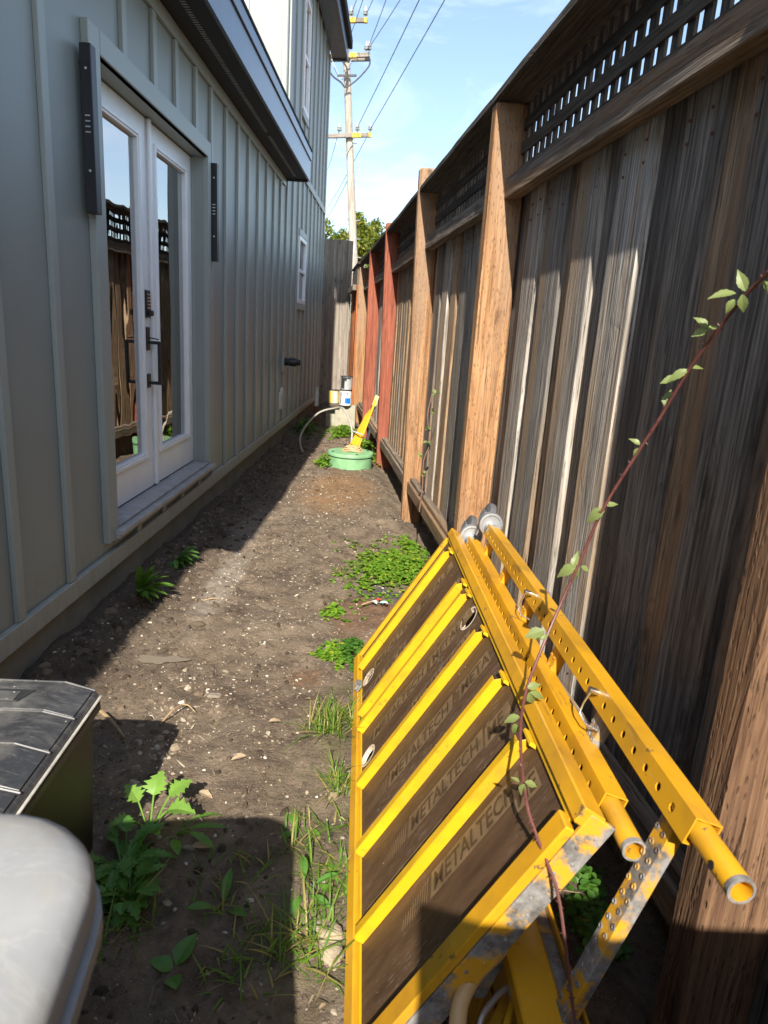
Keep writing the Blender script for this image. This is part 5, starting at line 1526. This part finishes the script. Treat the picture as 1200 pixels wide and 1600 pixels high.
# second small creeper on the far fence bay
c2 = [(676, 612, 4.55), (668, 650, 4.45), (672, 690, 4.35), (662, 720, 4.28), (660, 760, 4.2), (655, 800, 4.15)]
pts = smooth_path([at(*q) for q in c2], 3)
cr = thing('creeper', 'small thin creeper climbing the fence boards beyond the second cedar post', 'creeper', pts[0])
MB().tube([p - pts[0] for p in pts], 0.004, 5).build('stem', 'stick_dark', cr)
for (u, v, y) in ((676, 640, 4.45), (680, 615, 4.5), (668, 690, 4.33), (664, 740, 4.25), (660, 712, 4.28), (672, 668, 4.4)):
    m = MB()
    for k in range(3):
        leaf_geom(m, (0, 0, 0), rdir(rr, -30, 50) + Vector((-0.4, -0.8, 0)), (0, -0.5, 1), 0.036, 0.012, OVAL, 0.2, 0.3)
    m.build('leaf', 'bramble', cr, loc=at(u, v, y) - pts[0])

# ------------------------------------------------------------------ trees beyond the fence
def tree(name, base, h, rad, zc, n, leaf_s, label, seed, sx=1.0, sz=1.0):
    rr = random.Random(seed)
    t = thing(name, label, 'tree', base)
    tk = MB().tube([(0, 0, -0.2), (0.1, 0, zc * 0.5), (0.0, 0.1, zc)], [0.28, 0.20, 0.12], 10)
    limbs = []
    for k in range(7):
        a = k * 0.9 + rr.random()
        e = Vector((math.cos(a) * rad * 0.7 * sx, math.sin(a) * rad * 0.7, zc + rr.uniform(-0.2, 0.6) * rad * sz))
        tk.tube([(0.05, 0, zc * rr.uniform(0.5, 0.8)), e * 0.5 + Vector((0, 0, zc * 0.42)), e], [0.10, 0.06, 0.02], 6, False)
    tk.build('trunk', 'bark', t, smooth=True)
    cl = []
    for _ in range(46):
        d = rdir(rr, -50, 90)
        q = rad * rr.uniform(0.45, 1.0)
        cl.append((Vector((d.x * q * sx, d.y * q, zc + d.z * q * sz)), rad * rr.uniform(0.16, 0.30)))
    m = MB()
    for _ in range(n):
        c, r_ = rr.choice(cl)
        d = rdir(rr, -90, 90)
        p = c + d * r_ * (rr.random() ** 0.4)
        leaf_geom(m, p, rdir(rr, -60, 60), rdir(rr, 20, 90), leaf_s * rr.uniform(0.6, 1.3), leaf_s * 0.3, [0.2, 1.0, 0.1], 0.2, 0.2, rr=rr)
    m.build('crown', 'tree_leaf', t)
    return t
p = at(562, 395, 40)
tree('leafy_tree', (p.x, 40, 0), 8, 2.3, p.z - 0.55, 16000, 0.22, 'yellow green tree behind the utility pole beyond the fence', 61, 1.25, 0.95)
p = at(494, 375, 34)
tree('leafy_tree', (p.x - 0.4, 34, 0), 7, 1.35, p.z - 0.1, 3500, 0.17, 'dark tree top peeping past the far corner of the house', 62)

# ------------------------------------------------------------------ loose things on the ground
def scatter(name, mat, n, smin, smax, seed, region, flat=0.55, label='', chip=False):
    rr = random.Random(seed)
    m = MB()
    while n > 0:
        x, y = region(rr)
        n -= 1
        s_ = smin + (smax - smin) * rr.random() ** 3
        z = GZ(x, y)
        a = rr.uniform(0, PI)
        ca, sa = math.cos(a), math.sin(a)
        ex, ey, ez = s_ * rr.uniform(0.6, 1.3), s_ * rr.uniform(0.4, 0.9), s_ * flat * rr.uniform(0.5, 1.0)
        k = 6
        ring = []
        for i in range(k):
            t = 2 * PI * i / k + rr.uniform(-0.3, 0.3)
            q = rr.uniform(0.75, 1.15)
            px, py = ex * q * math.cos(t), ey * q * math.sin(t)
            ring.append((x + px * ca - py * sa, y + px * sa + py * ca, z + ez * rr.uniform(-0.1, 0.25)))
        top = []
        for i in range(k):
            c = ring[i]
            top.append((x + (c[0] - x) * 0.55, y + (c[1] - y) * 0.55, z + ez * rr.uniform(0.7, 1.1)))
        bot = [(c[0], c[1], z - s_ * 0.4) for c in ring]
        vs = bot + ring + top
        fs = [(i, (i + 1) % k, k + (i + 1) % k, k + i) for i in range(k)] + [(k + i, k + (i + 1) % k, 2 * k + (i + 1) % k, 2 * k + i) for i in range(k)] + [tuple(range(2 * k, 3 * k))]
        m.add(vs, fs)
    o = m.build(name, mat)
    o['kind'] = 'stuff'
    o['label'] = label
    o['category'] = 'gravel'
    return o
def whole(rr):
    y = 0.8 + 8.5 * rr.random() ** 1.7
    return rr.uniform(-1.30, min(0.55, 0.78 - 0.125 * y)), y
def dense(rr):
    y = 1.6 + 5.0 * rr.random()
    return max(-1.28, min(0.3, rr.gauss(-0.55, 0.33))), y
def streak(rr):
    t = rr.random()
    return -0.80 - 0.16 * t + rr.gauss(0, 0.045), 3.2 + 1.9 * t
def wallchips(rr):
    return -1.31 + abs(rr.gauss(0, 0.2)), rr.uniform(2.5, 9.0)
def wallside(rr):
    return -1.30 + abs(rr.gauss(0, 0.18)), rr.uniform(2.2, 8.5)
def toteside(rr):
    return rr.gauss(-0.70, 0.06), rr.gauss(2.05, 0.22)
scatter('pale_gravel', 'pale_chip', 5200, 0.0018, 0.010, 71, whole, 0.5, 'pale gravel and wood chips strewn over the soil path')
scatter('pale_gravel', 'pale_chip', 5200, 0.0018, 0.0085, 72, dense, 0.45, 'finer pale chips along the middle of the soil path')
scatter('pale_gravel', 'pale_chip', 500, 0.002, 0.009, 73, streak, 0.4, 'pale grit streak on the left of the soil path')
scatter('soil_clods', 'soil_clod', 4200, 0.003, 0.020, 74, whole, 0.7, 'dark soil clods over the path')
scatter('soil_clods', 'soil_clod', 1500, 0.006, 0.034, 75, wallside, 0.7, 'dark soil clods along the house foundation')
scatter('pale_gravel', 'pale_chip', 130, 0.005, 0.022, 76, toteside, 0.7, 'coarse gravel beside the black tote')
scatter('pale_gravel', 'pale_chip', 900, 0.002, 0.010, 79, wallchips, 0.4, 'pale chips on the dark soil along the foundation')
def chips_far(rr):
    return rr.uniform(-1.2, -0.2), rr.uniform(5.0, 9.0)
scatter('pale_gravel', 'pale_chip', 700, 0.003, 0.014, 77, chips_far, 0.35, 'white chips scattered on the dark soil near the green lid')
# fallen bits: leaf blades, sticks
fb = MB()
rr = random.Random(81)
for _ in range(900):
    x, y = whole(rr)
    leaf_geom(fb, (x, y, GZ(x, y) + 0.004), rdir(rr, -4, 12), (0, 0, 1), rr.uniform(0.012, 0.06), rr.uniform(0.0007, 0.003), BLADE, 0.1, rr.uniform(-0.1, 0.3), rr=rr)
for _ in range(380):
    x, y = whole(rr)
    leaf_geom(fb, (x, y, GZ(x, y) + 0.004), rdir(rr, -6, 25), (rr.uniform(-.4, .4), rr.uniform(-.4, .4), 1), rr.uniform(0.010, 0.032), rr.uniform(0.003, 0.009), OVAL, rr.uniform(0, 0.5), rr.uniform(-0.2, 0.6), 0.1, rr=rr)
o = fb.build('straw_litter', 'litter'); tag(o, 'bits of straw and dry leaf scattered on the soil', 'litter', kind='stuff')
def stick(p0, p1, r, mat, label, mid=(0, 0, 0.01)):
    a, b = Vector(p0), Vector(p1)
    c = (a + b) / 2 + Vector(mid)
    pts = smooth_path([a, c, b], 4)
    return tag(MB().tube([p - a for p in pts], [r * (1 - 0.5 * i / len(pts)) for i in range(len(pts))], 7).build('stick', mat, loc=a), label, 'stick', 'sticks lying on the soil')
g1, g2 = atz(158, 1112, 0.02), atz(195, 1153, 0.03)
stick(g1, g2, 0.008, 'stick', 'pale broken stick leaning beside the black tote')
g1, g2 = atz(250, 1132, 0.01), atz(285, 1100, 0.03)
stick(g1, g2, 0.004, 'stick', 'thin pale twig on the soil above the tote shadow')
g1, g2 = atz(284, 1100, 0.03), atz(305, 1112, 0.01)
stick(g1, g2, 0.0035, 'stick', 'short thin twig tip beside the longer twig on the soil')
g1, g2 = atz(318, 938, 0.012), atz(350, 937, 0.012)
stick(g1, g2, 0.004, 'stick', 'small straight pale stick lying across the pale streak')
g1, g2 = atz(565, 945, 0.012), atz(592, 941, 0.012)
stick(g1, g2, 0.004, 'stick', 'thin stick beside the plastic scrap near the platform')
def stone(u, v, s_, mat, label, flat=0.45, name='stone', cat='stone', seed=1):
    rr = random.Random(seed)
    p = atz(u, v, 0.0)
    bm = bmesh.new()
    bmesh.ops.create_icosphere(bm, subdivisions=3, radius=1.0)
    me = bpy.data.meshes.new(name)
    ph = [rr.uniform(0, 20) for _ in range(6)]
    for q in bm.verts:
        c = q.co
        k = 1 + 0.16 * math.sin(3.1 * c.x + ph[0]) + 0.14 * math.sin(4.3 * c.y + ph[1]) + 0.10 * math.sin(7 * c.z + 5 * c.x + ph[2]) + 0.07 * math.sin(11 * c.y + 9 * c.x + ph[3])
        q.co = Vector((c.x * s_ * k * 1.2, c.y * s_ * k * 0.8, c.z * s_ * flat * k))
    bm.to_mesh(me); bm.free()
    for f in me.polygons:
        f.use_smooth = True
    me.materials.append(MAT[mat])
    o = link(me, name, None, (p.x, p.y, GZ(p.x, p.y) + s_ * flat * 0.35), (0, 0, rr.uniform(0, 3)))
    return tag(o, label, cat)
stone(515, 1468, 0.036, 'crumb', 'tan crumbling rubble lump beside the platform, far one', 0.6, 'rubble', 'rubble', 1)
stone(517, 1498, 0.034, 'crumb', 'tan crumbling rubble lump beside the platform, near one', 0.5, 'rubble', 'rubble', 2)
stone(503, 1455, 0.020, 'crumb', 'small tan rubble crumb next to the larger lumps', 0.6, 'rubble', 'rubble', 6)
stone(335, 1090, 0.021, 'stone_mat', 'flat grey brown stone set in the middle of the path', 0.35, seed=3)
stone(352, 1043, 0.012, 'stone_mat', 'small whitish stone in the middle of the path', 0.5, seed=4)
stone(308, 980, 0.028, 'soil_clod', 'dark clod of soil beside the cracked mud', 0.5, 'soil_clod', 'clod', 5)
stone(295, 1325, 0.014, 'stone_mat', 'pale stone lying on the shadow edge by the weed', 0.5, seed=8)
for u, v, L, az, lab in ((420, 1135, 0.045, 20, 'small dry leaf in the middle of the sunlit soil'), (385, 1190, 0.05, 200, 'curled dry leaf on the soil left of the platform'), (515, 1255, 0.07, 60, 'dry brown leaf beside the grass at the platform edge'), (300, 1325, 0.05, 10, 'pale dry leaf at the edge of the dark weed'), (310, 1243, 0.05, -20, 'pale flake of bark near the thistle tip')):
    p = atz(u, v, 0.0)
    m = MB()
    leaf_geom(m, (0, 0, 0), (math.cos(R(az)), math.sin(R(az)), 0.1), (0, 0, 1), L, L * 0.28, OVAL, 0.35, 0.25, 0.12)
    tag(m.build('dry_leaf', 'dry', loc=(p.x, p.y, GZ(p.x, p.y) + 0.008)), lab, 'dry leaf')
sp_ = thing('plastic_scrap', 'crumpled red and pale plastic scrap on the soil near the platform', 'litter', atz(592, 945, 0.0))
for k in range(5):
    m = MB()
    leaf_geom(m, (0.02 * k - 0.04, -0.012 * k + 0.02, 0.012), rdir(random.Random(k), -10, 25), (0, 0, 1), 0.05, 0.014, LONG, 0.4, 0.3)
    m.build('scrap_piece', 'red_scrap' if k in (1, 4) else 'teal_scrap', sp_)
